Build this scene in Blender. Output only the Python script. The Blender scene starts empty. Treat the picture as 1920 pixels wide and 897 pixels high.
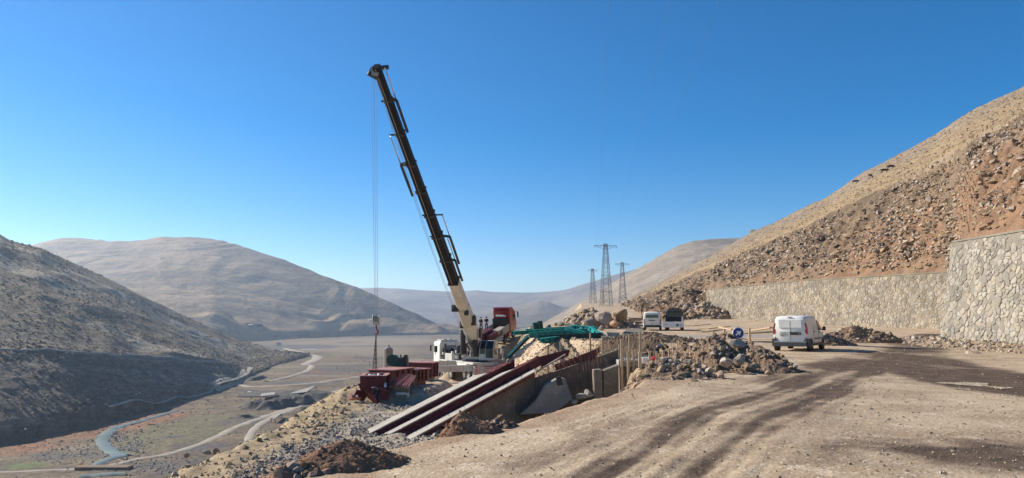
import bpy, bmesh, math, random
import numpy as np
from mathutils import Vector, Matrix, Euler
from mathutils.bvhtree import BVHTree

R = math.radians
random.seed(7)
rng = np.random.default_rng(11)
C = bpy.context.scene.collection
scn = bpy.context.scene

# ---------------------------------------------------------------- camera
EYE = 1.65
FPX = 1350.0
PITCH = math.atan(151.5 / FPX)
cam_d = bpy.data.cameras.new('camera')
cam = bpy.data.objects.new('camera', cam_d); C.objects.link(cam)
cam.location = (0, 0, EYE)
cam.rotation_euler = (R(90) + PITCH, 0, 0)
cam_d.sensor_width = 36; cam_d.sensor_fit = 'HORIZONTAL'
cam_d.lens = FPX / 1920 * 36
cam_d.clip_start = 0.1; cam_d.clip_end = 60000
scn.camera = cam

# ---------------------------------------------------------------- sky and sun
SUN_AZ, SUN_EL = R(-65), R(30)            # azimuth from the view direction (+Y) towards +X
w = bpy.data.worlds.new('World'); scn.world = w; w.use_nodes = True
nt = w.node_tree; nt.nodes.clear()
sky = nt.nodes.new('ShaderNodeTexSky'); sky.sky_type = 'NISHITA'; sky.sun_disc = False
sky.sun_elevation = SUN_EL; sky.sun_rotation = SUN_AZ
sky.altitude = 1900; sky.air_density = 1.0; sky.dust_density = 0.22; sky.ozone_density = 2.6
hs = nt.nodes.new('ShaderNodeHueSaturation'); hs.inputs['Saturation'].default_value = 1.5
bg = nt.nodes.new('ShaderNodeBackground'); bg.inputs['Strength'].default_value = 0.084
wo = nt.nodes.new('ShaderNodeOutputWorld')
nt.links.new(sky.outputs[0], hs.inputs['Color']); nt.links.new(hs.outputs[0], bg.inputs[0]); nt.links.new(bg.outputs[0], wo.inputs[0])
sd = bpy.data.lights.new('sun', 'SUN'); sd.energy = 5.0; sd.angle = R(0.5); sd.color = (1.0, 0.92, 0.79)
sun = bpy.data.objects.new('sun', sd); C.objects.link(sun)
to_sun = Vector((math.sin(SUN_AZ) * math.cos(SUN_EL), math.cos(SUN_AZ) * math.cos(SUN_EL), math.sin(SUN_EL)))
sun.rotation_euler = to_sun.to_track_quat('Z', 'Y').to_euler()
sun.location = (-60, 20, 60)
scn.view_settings.view_transform = 'Standard'; scn.view_settings.look = 'None'
scn.view_settings.exposure = 0.80; scn.view_settings.gamma = 1.0
scn.cycles.max_bounces = 5; scn.cycles.diffuse_bounces = 3; scn.cycles.volume_bounces = 0
scn.cycles.transparent_max_bounces = 6

# ---------------------------------------------------------------- helpers
CP, SP = math.cos(PITCH), math.sin(PITCH)
def ray(px, py):
    u = (px - 960) / FPX; v = (448.5 - py) / FPX      # right, up
    return Vector((u, CP - v * SP, SP + v * CP))
def P(px, py, D):
    """The point of the place seen at photo pixel (px, py) at a forward distance of D metres."""
    d = ray(px, py)
    return Vector((0, 0, EYE)) + d * (D / d.y)

_perm = rng.random((256, 256))
def vnoise(x, y, s=0):
    x = np.asarray(x, float) + s * 17.3; y = np.asarray(y, float) + s * 9.7
    xi = np.floor(x).astype(int); yi = np.floor(y).astype(int)
    fx = x - xi; fy = y - yi
    fx = fx * fx * (3 - 2 * fx); fy = fy * fy * (3 - 2 * fy)
    a = _perm[xi & 255, yi & 255]; b = _perm[(xi + 1) & 255, yi & 255]
    c = _perm[xi & 255, (yi + 1) & 255]; d = _perm[(xi + 1) & 255, (yi + 1) & 255]
    return (a * (1 - fx) + b * fx) * (1 - fy) + (c * (1 - fx) + d * fx) * fy
def fbm(x, y, o=4, s=0, gain=.5):
    t = 0; a = 1; n = 0
    for k in range(o):
        t = t + a * (vnoise(x * 2 ** k, y * 2 ** k, s + k * 3.1) - .5); n += a; a *= gain
    return t / n * 2          # about -1 .. 1
def ridged(x, y, o=4, s=0):
    t = 0; a = 1; n = 0
    for k in range(o):
        t = t + a * (1 - np.abs(vnoise(x * 2 ** k, y * 2 ** k, s + k * 5.3) * 2 - 1)); n += a; a *= .5
    return t / n
def sstep(a, b, x):
    t = np.clip((x - a) / (b - a), 0, 1); return t * t * (3 - 2 * t)

def tag(o, label=None, cat=None, group=None, kind=None):
    if label: o['label'] = label
    if cat: o['category'] = cat
    if group: o['group'] = group
    if kind: o['kind'] = kind
    return o
def link(name, me, m=None, parent=None, mats=None):
    o = bpy.data.objects.new(name, me); C.objects.link(o)
    if mats:
        for q in mats: me.materials.append(q)
    elif m and not me.materials: me.materials.append(m)
    if parent: o.parent = parent
    return o
def empty(name, loc, label, cat, group=None, rz=0):
    o = bpy.data.objects.new(name, None); C.objects.link(o)
    o.location = loc; o.rotation_euler = (0, 0, rz); o.empty_display_size = .3
    return tag(o, label, cat, group)
def copy_tree(o, parent=None):
    c = o.copy(); C.objects.link(c)
    if parent: c.parent = parent
    for ch in list(o.children): copy_tree(ch, c)
    return c

def np_mesh(name, V, F, attrs=None, smooth=False):
    V = np.asarray(V, np.float32); F = np.asarray(F, np.int32)
    me = bpy.data.meshes.new(name); k = F.shape[1]
    me.vertices.add(len(V)); me.vertices.foreach_set('co', V.ravel())
    me.loops.add(F.size); me.loops.foreach_set('vertex_index', F.ravel())
    me.polygons.add(len(F)); me.polygons.foreach_set('loop_start', np.arange(0, F.size, k, dtype=np.int32))
    me.polygons.foreach_set('loop_total', np.full(len(F), k, np.int32))
    me.polygons.foreach_set('use_smooth', np.full(len(F), smooth))
    if attrs:
        for n, a in attrs.items():
            at = me.attributes.new(n, 'FLOAT', 'POINT'); at.data.foreach_set('value', np.asarray(a, np.float32).ravel())
    me.update(calc_edges=True)
    return me
def grid_faces(nr, nc):
    i = np.arange(nr - 1)[:, None] * nc + np.arange(nc - 1)[None, :]
    return np.stack([i, i + 1, i + nc + 1, i + nc], -1).reshape(-1, 4)

class MB:
    """collects simple solids; build() links them as ONE mesh object"""
    def __init__(s): s.v = []; s.f = []
    def add(s, vs, fs):
        n = len(s.v); s.v += [tuple(q) for q in vs]; s.f += [tuple(n + i for i in f) for f in fs]; return s
    def box(s, c, d, M=None, taper=1.0):
        x, y, z = d[0] / 2, d[1] / 2, d[2] / 2
        vs = [Vector((a * x * (taper if k > 0 else 1), b * y * (taper if k > 0 else 1), k * z)) for k in (-1, 1) for a, b in ((-1, -1), (1, -1), (1, 1), (-1, 1))]
        if M is not None: vs = [M @ q for q in vs]
        vs = [q + Vector(c) for q in vs]
        return s.add(vs, [(3, 2, 1, 0), (4, 5, 6, 7), (0, 1, 5, 4), (1, 2, 6, 5), (2, 3, 7, 6), (3, 0, 4, 7)])
    def bar(s, a, b, wd, ht=None, up=(0, 0, 1), wd2=None, ht2=None):
        a = Vector(a); b = Vector(b); ht = ht or wd; wd2 = wd2 or wd; ht2 = ht2 or ht
        t = (b - a).normalized(); sd_ = t.cross(Vector(up))
        if sd_.length < 1e-4: sd_ = t.cross(Vector((0, 1, 0)))
        sd_.normalize(); u = sd_.cross(t)
        vs = [a + sd_ * x * wd / 2 + u * y * ht / 2 for x, y in ((-1, -1), (1, -1), (1, 1), (-1, 1))]
        vs += [b + sd_ * x * wd2 / 2 + u * y * ht2 / 2 for x, y in ((-1, -1), (1, -1), (1, 1), (-1, 1))]
        return s.add(vs, [(3, 2, 1, 0), (4, 5, 6, 7), (0, 1, 5, 4), (1, 2, 6, 5), (2, 3, 7, 6), (3, 0, 4, 7)])
    def tube(s, pts, r, n=8, cap=True):
        pts = [Vector(q) for q in pts]; m = len(pts); rs = r if isinstance(r, (list, tuple)) else [r] * m
        vs = []; ref = None
        for i, p in enumerate(pts):
            t = (pts[min(i + 1, m - 1)] - pts[max(i - 1, 0)]).normalized()
            if ref is None:
                ref = t.cross(Vector((0, 0, 1)))
                if ref.length < .01: ref = Vector((1, 0, 0))
            ref = (ref - t * ref.dot(t)).normalized(); q = t.cross(ref)
            for k in range(n):
                a = 2 * math.pi * k / n; vs.append(p + (ref * math.cos(a) + q * math.sin(a)) * rs[i])
        fs = [(i * n + k, i * n + (k + 1) % n, (i + 1) * n + (k + 1) % n, (i + 1) * n + k) for i in range(m - 1) for k in range(n)]
        if cap: fs += [tuple(range(n - 1, -1, -1)), tuple((m - 1) * n + k for k in range(n))]
        return s.add(vs, fs)
    def prism(s, poly, ext):
        """poly: 3-D points of one face; ext: vector to the other face"""
        n = len(poly); ext = Vector(ext); a = [Vector(q) for q in poly]
        vs = a + [q + ext for q in a]
        fs = [tuple(range(n)), tuple(range(2 * n - 1, n - 1, -1))] + [(i, i + n, (i + 1) % n + n, (i + 1) % n) for i in range(n)]
        return s.add(vs, fs)
    def build(s, name, m, parent=None, bevel=0, smooth=False):
        me = bpy.data.meshes.new(name); me.from_pydata(s.v, [], s.f)
        bm = bmesh.new(); bm.from_mesh(me)
        bmesh.ops.recalc_face_normals(bm, faces=bm.faces)
        if bevel: bmesh.ops.bevel(bm, geom=list(bm.edges), offset=bevel, segments=1, affect='EDGES', clamp_overlap=True)
        bm.to_mesh(me); bm.free()
        if smooth: me.polygons.foreach_set('use_smooth', [True] * len(me.polygons))
        return link(name, me, m, parent)

# ---------------------------------------------------------------- materials
def mat(name, cols, scale=1.0, rough=.9, bump=0.0, bscale=8.0, layers=(), metal=0, rnd=0, fine=0, coat=0, world=True, stretch=(1, 1, 1), bdist=.05, spec=.3, speck=None):
    m = bpy.data.materials.new(name); m.use_nodes = True; n = m.node_tree; L = n.links
    b = n.nodes['Principled BSDF']; b.inputs['Roughness'].default_value = rough; b.inputs['Metallic'].default_value = metal
    b.inputs['Specular IOR Level'].default_value = spec; b.inputs['Coat Weight'].default_value = coat
    tc = n.nodes.new('ShaderNodeNewGeometry' if world else 'ShaderNodeTexCoord')
    vec = tc.outputs['Position'] if world else tc.outputs['Object']
    if stretch != (1, 1, 1):
        mp = n.nodes.new('ShaderNodeMapping'); mp.inputs['Scale'].default_value = stretch; L.new(vec, mp.inputs[0]); vec2 = mp.outputs[0]
    else: vec2 = vec
    def noise(sc, det=8, v=None, ro=.6):
        q = n.nodes.new('ShaderNodeTexNoise'); q.inputs['Scale'].default_value = sc; q.inputs['Detail'].default_value = det
        q.inputs['Roughness'].default_value = ro; L.new(v or vec2, q.inputs['Vector']); return q.outputs['Fac']
    def mix(f, a, bb, bt='MIX'):
        q = n.nodes.new('ShaderNodeMix'); q.data_type = 'RGBA'; q.blend_type = bt
        for s_, val in ((0, f), (6, a), (7, bb)):
            if hasattr(val, 'links'): L.new(val, q.inputs[s_])
            elif isinstance(val, (tuple, list)): q.inputs[s_].default_value = (*val[:3], 1)
            else: q.inputs[s_].default_value = val
        return q.outputs[2]
    def rng_(v, a, bb, lo=0., hi=1.):
        q = n.nodes.new('ShaderNodeMapRange'); q.interpolation_type = 'SMOOTHSTEP'; L.new(v, q.inputs[0])
        for i, val in enumerate((a, bb, lo, hi)): q.inputs[i + 1].default_value = val
        return q.outputs[0]
    def math_(op, a, bb):
        q = n.nodes.new('ShaderNodeMath'); q.operation = op
        for i, val in enumerate((a, bb)):
            if hasattr(val, 'links'): L.new(val, q.inputs[i])
            else: q.inputs[i].default_value = val
        return q.outputs[0]
    f1 = rng_(noise(scale), .38, .62)
    col = mix(f1, cols[0], cols[1]) if len(cols) > 1 else None
    if col is None:
        q = n.nodes.new('ShaderNodeRGB'); q.outputs[0].default_value = (*cols[0], 1); col = q.outputs[0]
    if len(cols) > 2: col = mix(rng_(noise(scale * 3.7, 6), .55, .68), col, cols[2])
    if speck:                                   # (scale, colour, threshold) small stones as colour
        vo = n.nodes.new('ShaderNodeTexVoronoi'); vo.inputs['Scale'].default_value = speck[0]; L.new(vec, vo.inputs['Vector'])
        sp = rng_(vo.outputs['Color'], speck[2], speck[2] + .12)
        dd = rng_(vo.outputs['Distance'], .45, .25)
        col = mix(math_('MULTIPLY', math_('MULTIPLY', sp, dd), .8), col, speck[1])
    for (an, ca, cb, k) in layers:
        at = n.nodes.new('ShaderNodeAttribute'); at.attribute_name = an
        brk = math_('MULTIPLY', math_('SUBTRACT', noise(scale * 2.1, 10, vec, .7), .5), k)
        fac = rng_(math_('ADD', at.outputs['Fac'], brk), .25, .75)
        col = mix(fac, col, mix(rng_(noise(scale * 4.3, 8, vec), .4, .6), ca, cb))
    if rnd:
        at = n.nodes.new('ShaderNodeAttribute'); at.attribute_name = 'rnd'
        h = n.nodes.new('ShaderNodeHueSaturation'); L.new(col, h.inputs['Color'])
        L.new(rng_(at.outputs['Fac'], 0, 1, 1 - rnd, 1 + rnd), h.inputs['Value'])
        L.new(rng_(math_('FRACT', math_('MULTIPLY', at.outputs['Fac'], 7.31), 0), 0, 1, 1 - rnd, 1 + rnd * .6), h.inputs['Saturation'])
        L.new(rng_(math_('FRACT', math_('MULTIPLY', at.outputs['Fac'], 3.77), 0), 0, 1, .5 - rnd * .03, .5 + rnd * .03), h.inputs['Hue'])
        col = h.outputs[0]
    if fine: col = mix(rng_(noise(bscale * 1.7, 4), .35, .65, 0, fine), col, (0.02, .015, .01))
    L.new(col, b.inputs['Base Color'])
    if bump:
        bp = n.nodes.new('ShaderNodeBump'); bp.inputs['Strength'].default_value = bump; bp.inputs['Distance'].default_value = bdist
        L.new(noise(bscale, 8, vec, .65), bp.inputs['Height']); L.new(bp.outputs[0], b.inputs['Normal'])
    return m

m_ground = mat('gravel_ground', [(.53, .40, .265), (.37, .265, .168), (.62, .49, .345)], scale=.45, bump=.7, bscale=14, bdist=.06, fine=.3, layers=[
    ('grey', (.34, .295, .235), (.42, .345, .25), .9), ('red', (.42, .30, .195), (.36, .235, .145), .9), ('dry', (.44, .325, .185), (.35, .26, .155), .8),
    ('wet', (.075, .046, .029), (.13, .083, .052), .8), ('road', (.36, .34, .31), (.31, .29, .26), .3)], speck=(16, (.70, .60, .48), .62))
m_valley = mat('valley_soil', [(.24, .170, .098), (.135, .098, .064), (.070, .054, .041)], scale=.05, bump=.7, bscale=.25, bdist=2.5, fine=.4, stretch=(.6, 1, 1), layers=[
    ('rust', (.33, .155, .075), (.23, .115, .06), .9), ('olive', (.19, .16, .08), (.15, .13, .07), .6), ('green', (.11, .165, .035), (.15, .16, .06), 1.0),
    ('pale', (.30, .23, .15), (.24, .185, .125), .7), ('dark', (.10, .09, .085), (.14, .12, .105), .8)])
m_lefthill = mat('stony_hillside', [(.27, .20, .122), (.155, .115, .076), (.38, .29, .185)], scale=.03, bump=1.0, bscale=.16, bdist=4, fine=.45, stretch=(1, .35, 1.5),
    layers=[('cut', (.20, .155, .115), (.14, .115, .09), .5), ('streak', (.44, .36, .26), (.34, .28, .20), .9)], speck=(.28, (.10, .095, .075), .55))
m_midhill = mat('grassy_mountain', [(.35, .235, .125), (.17, .12, .08), (.12, .09, .068)], scale=.0045, bump=1, bscale=.02, bdist=16, fine=.3, stretch=(.5, .5, 3), speck=(.03, (.16, .15, .13), .7))
m_farhill = mat('distant_mountain', [(.24, .18, .12), (.11, .09, .07)], scale=.0015, bump=.9, bscale=.008, bdist=30)
m_righthill = mat('pale_mountain_slope', [(.30, .245, .18), (.235, .19, .145), (.18, .15, .12)], scale=.008, bump=.7, bscale=.06, bdist=5, fine=.2, stretch=(1, 1, 2.5), speck=(.06, (.2, .18, .16), .75))
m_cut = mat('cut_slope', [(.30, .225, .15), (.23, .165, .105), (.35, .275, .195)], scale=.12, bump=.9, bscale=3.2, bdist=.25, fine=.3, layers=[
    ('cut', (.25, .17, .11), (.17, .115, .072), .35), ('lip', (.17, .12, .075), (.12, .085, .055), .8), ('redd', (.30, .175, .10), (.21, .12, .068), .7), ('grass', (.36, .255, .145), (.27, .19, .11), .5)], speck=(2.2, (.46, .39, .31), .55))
m_rocktan = mat('tan_rock', [(.38, .295, .205), (.30, .225, .155)], scale=1.2, bump=.6, bscale=9, bdist=.04, rnd=.36, fine=.2)
m_rockbrown = mat('brown_rock', [(.33, .24, .16), (.235, .165, .11)], scale=1.2, bump=.6, bscale=9, bdist=.04, rnd=.38, fine=.2)
m_rockcut = mat('cut_slope_rock', [(.41, .305, .21), (.31, .225, .15)], scale=.8, bump=.7, bscale=6, bdist=.08, rnd=.30, fine=.3)
m_rockred = mat('red_clay_clod', [(.30, .17, .105), (.24, .125, .075)], scale=1.5, bump=.6, bscale=12, bdist=.03, rnd=.28, fine=.2)
m_rockgrey = mat('grey_crushed_stone', [(.34, .29, .235), (.25, .215, .175)], scale=1.5, bump=.5, bscale=10, bdist=.03, rnd=.35)
m_clay = mat('excavated_clay', [(.29, .15, .085), (.21, .105, .06), (.35, .20, .12)], scale=2.2, bump=.9, bscale=14, bdist=.05, fine=.25)
m_tansoil = mat('tan_spoil', [(.40, .29, .19), (.31, .22, .14), (.46, .36, .26)], scale=.9, bump=.9, bscale=7, bdist=.1, fine=.25)
m_dirt = mat('brown_spoil', [(.25, .165, .105), (.18, .115, .075), (.36, .26, .18)], scale=.9, bump=.9, bscale=7, bdist=.1, fine=.25)
m_stone = mat('wall_stone', [(.32, .265, .195), (.235, .20, .155)], scale=.35, bump=.7, bscale=7, bdist=.04, rnd=.26, fine=.3)
m_stone_pale = mat('pale_wall_stone', [(.34, .295, .235), (.27, .24, .195)], scale=.35, bump=.7, bscale=7, bdist=.04, rnd=.24, fine=.25)
m_mortar_pale = mat('pale_wall_mortar', [(.29, .25, .195), (.225, .20, .16)], scale=.4, bump=.7, bscale=9, bdist=.04, fine=.2)
m_mortar = mat('wall_mortar', [(.25, .215, .16), (.185, .16, .12)], scale=.25, bump=.6, bscale=9, bdist=.03, fine=.2)
m_water = mat('river_water', [(.20, .23, .195), (.15, .18, .155)], scale=.05, rough=.4, bump=.3, bscale=.6, bdist=.1, spec=.2)
m_puddle = mat('puddle_water', [(.16, .12, .09)], rough=.04, spec=.6)
m_track = mat('dirt_road', [(.39, .33, .255), (.33, .275, .21)], scale=.15, bump=.4, bscale=1.2, bdist=.3, fine=.15)
m_trackdark = mat('grey_dirt_road', [(.27, .24, .20), (.22, .195, .165)], scale=.1, bump=.3, bscale=1, bdist=.3)
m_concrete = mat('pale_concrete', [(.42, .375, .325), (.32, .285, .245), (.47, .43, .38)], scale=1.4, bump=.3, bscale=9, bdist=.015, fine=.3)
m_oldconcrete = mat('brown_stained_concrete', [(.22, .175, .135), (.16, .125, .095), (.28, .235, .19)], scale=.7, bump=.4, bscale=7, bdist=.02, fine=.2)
m_redsteel = mat('oxide_red_steel', [(.125, .014, .016), (.085, .011, .013), (.16, .028, .024)], scale=.8, rough=.55, bump=.15, bscale=6, bdist=.01, spec=.4)
m_pinksteel = mat('pale_red_steel', [(.42, .22, .19), (.34, .14, .12)], scale=1.2, rough=.6, spec=.3)  # paler red steel; on the right-hand bars it paints in sunlight
m_teal = mat('teal_steel', [(.012, .27, .245), (.02, .21, .20)], scale=.8, rough=.45, bump=.08, bscale=5, spec=.4)
m_dkteal = mat('dark_green_paint', [(.012, .085, .07), (.02, .06, .055)], scale=1, rough=.5)
m_white = mat('white_paint', [(.80, .765, .71), (.72, .685, .63)], scale=.7, rough=.38, coat=.08, fine=.05, bscale=2, spec=.5)
m_cream = mat('crane_off_white_paint', [(.60, .57, .52), (.48, .45, .405)], scale=.6, rough=.5, fine=.12, bscale=3)
m_greypaint = mat('grey_paint', [(.30, .30, .29), (.24, .24, .235)], scale=1, rough=.5)
m_black = mat('black_steel', [(.022, .02, .022), (.035, .028, .028)], scale=.6, rough=.5, spec=.4)
m_boom = mat('near_black_boom_steel', [(.010, .009, .011), (.016, .013, .014)], scale=.5, rough=.55, spec=.12)
m_rubber = mat('tyre_rubber', [(.025, .024, .023), (.06, .05, .04)], scale=3, rough=.85)
m_plastic = mat('dark_grey_plastic', [(.06, .06, .062)], rough=.6)
m_glass = mat('dark_glass', [(.008, .010, .012)], rough=.1, spec=.45)
m_blueglass = mat('green_tinted_glass', [(.02, .05, .055)], rough=.08, spec=.6)
m_redlamp = mat('red_lamp', [(.28, .012, .012)], rough=.2, spec=.5)
m_truckred = mat('truck_red_paint', [(.27, .012, .018), (.21, .010, .015)], scale=.8, rough=.35, coat=.3)
m_chrome = mat('polished_steel', [(.55, .55, .55)], rough=.25, metal=1)
m_orange = mat('orange_reflector', [(.65, .18, .05)], rough=.4)
m_redink = mat('red_lettering', [(.50, .06, .06)], rough=.6)
m_pinkink = mat('faded_red_panel', [(.62, .36, .33), (.66, .45, .40)], scale=4, rough=.6)
m_blueink = mat('sign_blue', [(.02, .05, .26)], rough=.4)
m_wood = mat('raw_timber', [(.52, .37, .22), (.43, .30, .18), (.58, .44, .29)], scale=2.5, rough=.8, bump=.2, bscale=20, bdist=.005, stretch=(3, 3, .4))
m_oldwood = mat('weathered_boards', [(.40, .29, .185), (.30, .21, .135), (.46, .36, .25)], scale=1.5, rough=.85, bump=.3, bscale=14)
m_rust = mat('rusty_rebar', [(.16, .07, .045), (.24, .13, .09)], scale=6, rough=.8)
m_galv = mat('galvanised_lattice', [(.19, .20, .21)], rough=.5, metal=.3)
m_cloth_dark = mat('dark_workwear', [(.025, .027, .035), (.04, .04, .045)], scale=5, rough=.95)
m_cloth_navy = mat('navy_workwear', [(.03, .035, .06), (.045, .05, .07)], scale=5, rough=.95)
m_cloth_grey = mat('grey_work_jacket', [(.12, .125, .13), (.09, .09, .10)], scale=5, rough=.95)
m_skin = mat('skin', [(.42, .25, .17)], rough=.6)
m_hair = mat('dark_hair', [(.015, .012, .01)], rough=.9)
m_cow = mat('dark_brown_hide', [(.05, .025, .015), (.03, .02, .015)], scale=3, rough=.9)
m_tarp = mat('faded_red_tarp', [(.38, .045, .04), (.45, .10, .09)], scale=3, rough=.8)
m_redbag = mat('bright_red_plastic', [(.62, .03, .03)], rough=.45)
m_drygrass = mat('golden_dry_grass', [(.42, .32, .185), (.34, .25, .145)], scale=1)
m_bush = mat('dry_brush', [(.38, .27, .15), (.28, .20, .12)], scale=2, rough=.95)
m_scrub = mat('dark_scrub', [(.13, .11, .08), (.18, .145, .10)], scale=.05, rnd=.4)

# ================================================================ TERRAIN
def lerp_tab(x, xs, ys): return np.interp(x, xs, ys)
EY = [0, 8, 11, 12, 14, 18.6, 24, 28, 34, 40, 47.5, 51, 55, 60, 75, 84, 90, 96, 110, 160, 260, 360]
EX = [-3.2, -3.2, -3.0, -2.0, .2, 3.0, 5.0, 6.5, 9.0, 11.5, 12, 6.5, 4.6, 4.0, 3.0, 2.4, 2.2, 2.4, 8, 12, 25, 34]
def platform_z(x, y):
    z = -.07 * np.clip(4 - x, 0, 9) * (1 - sstep(16, 34, y))
    z = z + np.clip(y - 40, 0, 400) * .012 + np.clip(y - 120, 0, 400) * .025
    z = z - .16 * sstep(14, 30, x) * 0
    return z
def near_z(x, y, detail=True):
    x = np.asarray(x, float); y = np.asarray(y, float)
    zp = platform_z(x, y)
    xe = lerp_tab(y, EY, EX) + .35 * fbm(y * .35, y * 0 + 3.3, 3, 5) * sstep(9, 20, y)
    s = xe - x
    zb = -4.2 - (y - 52) * .042 * (y > 52) + .015 * np.clip(52 - y, 0, 60) + .85 * sstep(51.6, 53.2, y) * sstep(72, 66, y) * sstep(-4.8, -6.2, x)
    drop = np.clip(s, 0, None)
    k = np.where(y > 47, 1.35, .78)
    z = zp - drop * k
    zz = zb + .25 * fbm(x * .25, y * .25, 3, 9)
    # soft maximum against the bench
    z = np.where(s > 0, np.maximum(z, zz) + .25 * np.exp(-np.abs(z - zz) / .35), zp)
    ramp_t = np.clip((y - 94) / 9, 0, 1.3)                      # ramp the red lorry stands on
    rx = -4.66 + (y - 94) * .373
    wr = np.clip(1 - (np.abs(x - rx) - 1.9) / 1.6, 0, 1) * sstep(89.5, 92.5, y) * (1 - sstep(108, 112, y))
    z = z * (1 - wr) + (-3.22 + 2.05 * ramp_t) * wr
    # outer rim: the bank falling into the valley
    xo = lerp_tab(y, [0, 20, 25, 52, 60, 75, 95, 110, 160, 260, 360], [-16, -13.5, -12.3, -12.3, -13.2, -14, -11, -1, 6, 18, 28])
    xo = xo + .8 * fbm(y * .13, y * 0 + 8.1, 3, 2)
    so = np.clip(xo - x, 0, None)
    z = np.minimum(z, np.where(so > 0, z - so * .62 - .02 * so ** 1.3, z))
    z = np.maximum(z, -75)
    if detail:
        b = 1 - sstep(0, 1.2, s)
        road = sstep(.3, 2.5, x - xe)
        rough = .045 * fbm(x * 1.6, y * 1.6, 4, 21) + .02 * fbm(x * 6, y * 6, 3, 31)
        z = z + rough * (.35 + .65 * (1 - road)) * np.where(y < 60, 1, .6)
        sl = sstep(.2, 1.5, s)
        z = z + sl * (.22 * fbm(x * .9, y * .9, 5, 41)) + sstep(0, 4, so) * (1.3 * fbm(x * .12, y * .12, 5, 51) + .9 * (ridged(x * .2, y * .06, 4, 4) - .5))
        z = z - ruts(x, y)
    return z

def plan(pts, D=None):          # photo pixels on the level platform -> plan coordinates
    out = []
    for px, py in pts:
        d = ray(px, py); t = -(EYE + .02) / d.z if d.z < -1e-4 else 400
        out.append((d.x * t, d.y * t))
    return out
def catmull(pts, n=10):
    pts = [np.array(q, float) for q in pts]; pts = [2 * pts[0] - pts[1]] + pts + [2 * pts[-1] - pts[-2]]
    out = []
    for i in range(1, len(pts) - 2):
        a, b, c, d = pts[i - 1:i + 3]
        for t in np.linspace(0, 1, n, endpoint=False):
            out.append(.5 * ((2 * b) + (c - a) * t + (2 * a - 5 * b + 4 * c - d) * t * t + (3 * b - a - 3 * c + d) * t ** 3))
    out.append(pts[-2]); return np.array(out)
def dist_poly(x, y, pts):
    d = np.full(np.shape(x), 1e9)
    for (ax, ay), (bx, by) in zip(pts[:-1], pts[1:]):
        dx, dy = bx - ax, by - ay; L2 = dx * dx + dy * dy + 1e-12
        t = np.clip(((x - ax) * dx + (y - ay) * dy) / L2, 0, 1)
        d = np.minimum(d, np.hypot(x - ax - t * dx, y - ay - t * dy))
    return d
TR = [catmull(plan(q), 6) for q in (
    [(1748, 636), (1700, 652), (1640, 672), (1540, 702), (1420, 745), (1290, 797), (1130, 870), (1000, 940)],
    [(1755, 640), (1715, 656), (1660, 682), (1590, 718), (1480, 775), (1370, 835), (1270, 897), (1200, 950)],
    [(1750, 636), (1690, 650), (1600, 668), (1480, 700), (1380, 728), (1240, 770), (1100, 810), (900, 880)],
    [(1748, 634), (1705, 655), (1700, 680), (1780, 706), (1870, 724), (1990, 742), (2200, 762)],
    [(1760, 636), (1730, 655), (1745, 680), (1830, 697), (1920, 712), (2100, 735)])]
def ruts(x, y):
    z = 0
    m = (y < 50) & (x > -4)
    if not np.any(m): return 0
    xx = x[m] if np.ndim(x) else x; yy = y[m] if np.ndim(y) else y
    v = 0
    for t, dep in zip(TR[:3], (.028, .03, .012)):
        d = dist_poly(xx, yy, t[::3]); mm = .6 + .9 * fbm(xx * .4, yy * .4, 3, 211); v = v + mm * (dep * np.exp(-(d / .20) ** 2) - dep * .5 * np.exp(-((d - .42) / .14) ** 2)) + .010 * np.cos(d * 19) * np.exp(-(d / 1.9) ** 2) * np.clip(mm, 0, 2)
    if np.ndim(x):
        z = np.zeros(np.shape(x)); z[m] = v; return z
    return v
def nz(x, y): return float(near_z(np.array([x]), np.array([y]))[0])
def on_near(px, py, dmin=4, dmax=200):
    D = np.geomspace(dmin, dmax, 1200); d = ray(px, py)
    X = d.x / d.y * D; Z = EYE + d.z / d.y * D
    h = near_z(X, D); k = np.argmax(Z < h)
    return Vector((X[k], D[k], h[k]))

ys = [1.5]
while ys[-1] < 355: ys.append(ys[-1] + max(.085, .0075 * ys[-1]))
ys = np.array(ys)
xs = np.concatenate([-np.geomspace(170, 14, 130), np.arange(-13.9, 33, .115), np.linspace(33.3, 60, 40)])
GX, GY = np.meshgrid(xs, ys)
GX = GX + np.where(GY > 110, (GY - 110) * .12, 0)
GZ = near_z(GX, GY)
s_ = lerp_tab(GY, EY, EX) - GX
WX_ = GX + .22 * fbm(GX * .3, GY * .12, 3, 201) + .06 * fbm(GX * 1.5, GY * .6, 3, 202); WY_ = GY + .6 * fbm(GX * .2, GY * .2, 3, 203)
dist = [dist_poly(WX_, WY_, t[::2]) for t in TR]
near_ = np.exp(-(np.minimum(dist[0], dist[1]) / 1.1) ** 4) * (1 - sstep(17, 24, GY)); brk_ = (.74 + .5 * fbm(GX * .5, GY * .16, 4, 204)) * (.9 + .2 * np.cos(np.minimum(dist[0], dist[1]) * 17 + 2 * fbm(GX * .4, GY * .1, 2, 205)) * near_)
ww = 1.0 * np.maximum(np.exp(-(dist[0] / .62) ** 2), np.exp(-(dist[1] / .6) ** 2)) * (.95 + .2 * sstep(13, 30, GY))
ww = np.maximum(ww, .6 * np.exp(-(dist[2] / .9) ** 2))
ww = np.maximum(ww, 1.1 * np.exp(-(dist[3] / 1.7) ** 4)); ww = np.maximum(ww, np.exp(-(dist[4] / 1.6) ** 4))
ww = np.maximum(ww, .9 * np.exp(-(np.minimum(dist[0], dist[1]) / 1.9) ** 4) * sstep(18, 27, GY))
ww = np.maximum(ww, .55 * near_)
ww = np.clip(ww * brk_ * 1.12, 0, 1.2) * (1 - sstep(95, 110, GY))
px0, py0 = plan([(1780, 852)])[0]
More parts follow.
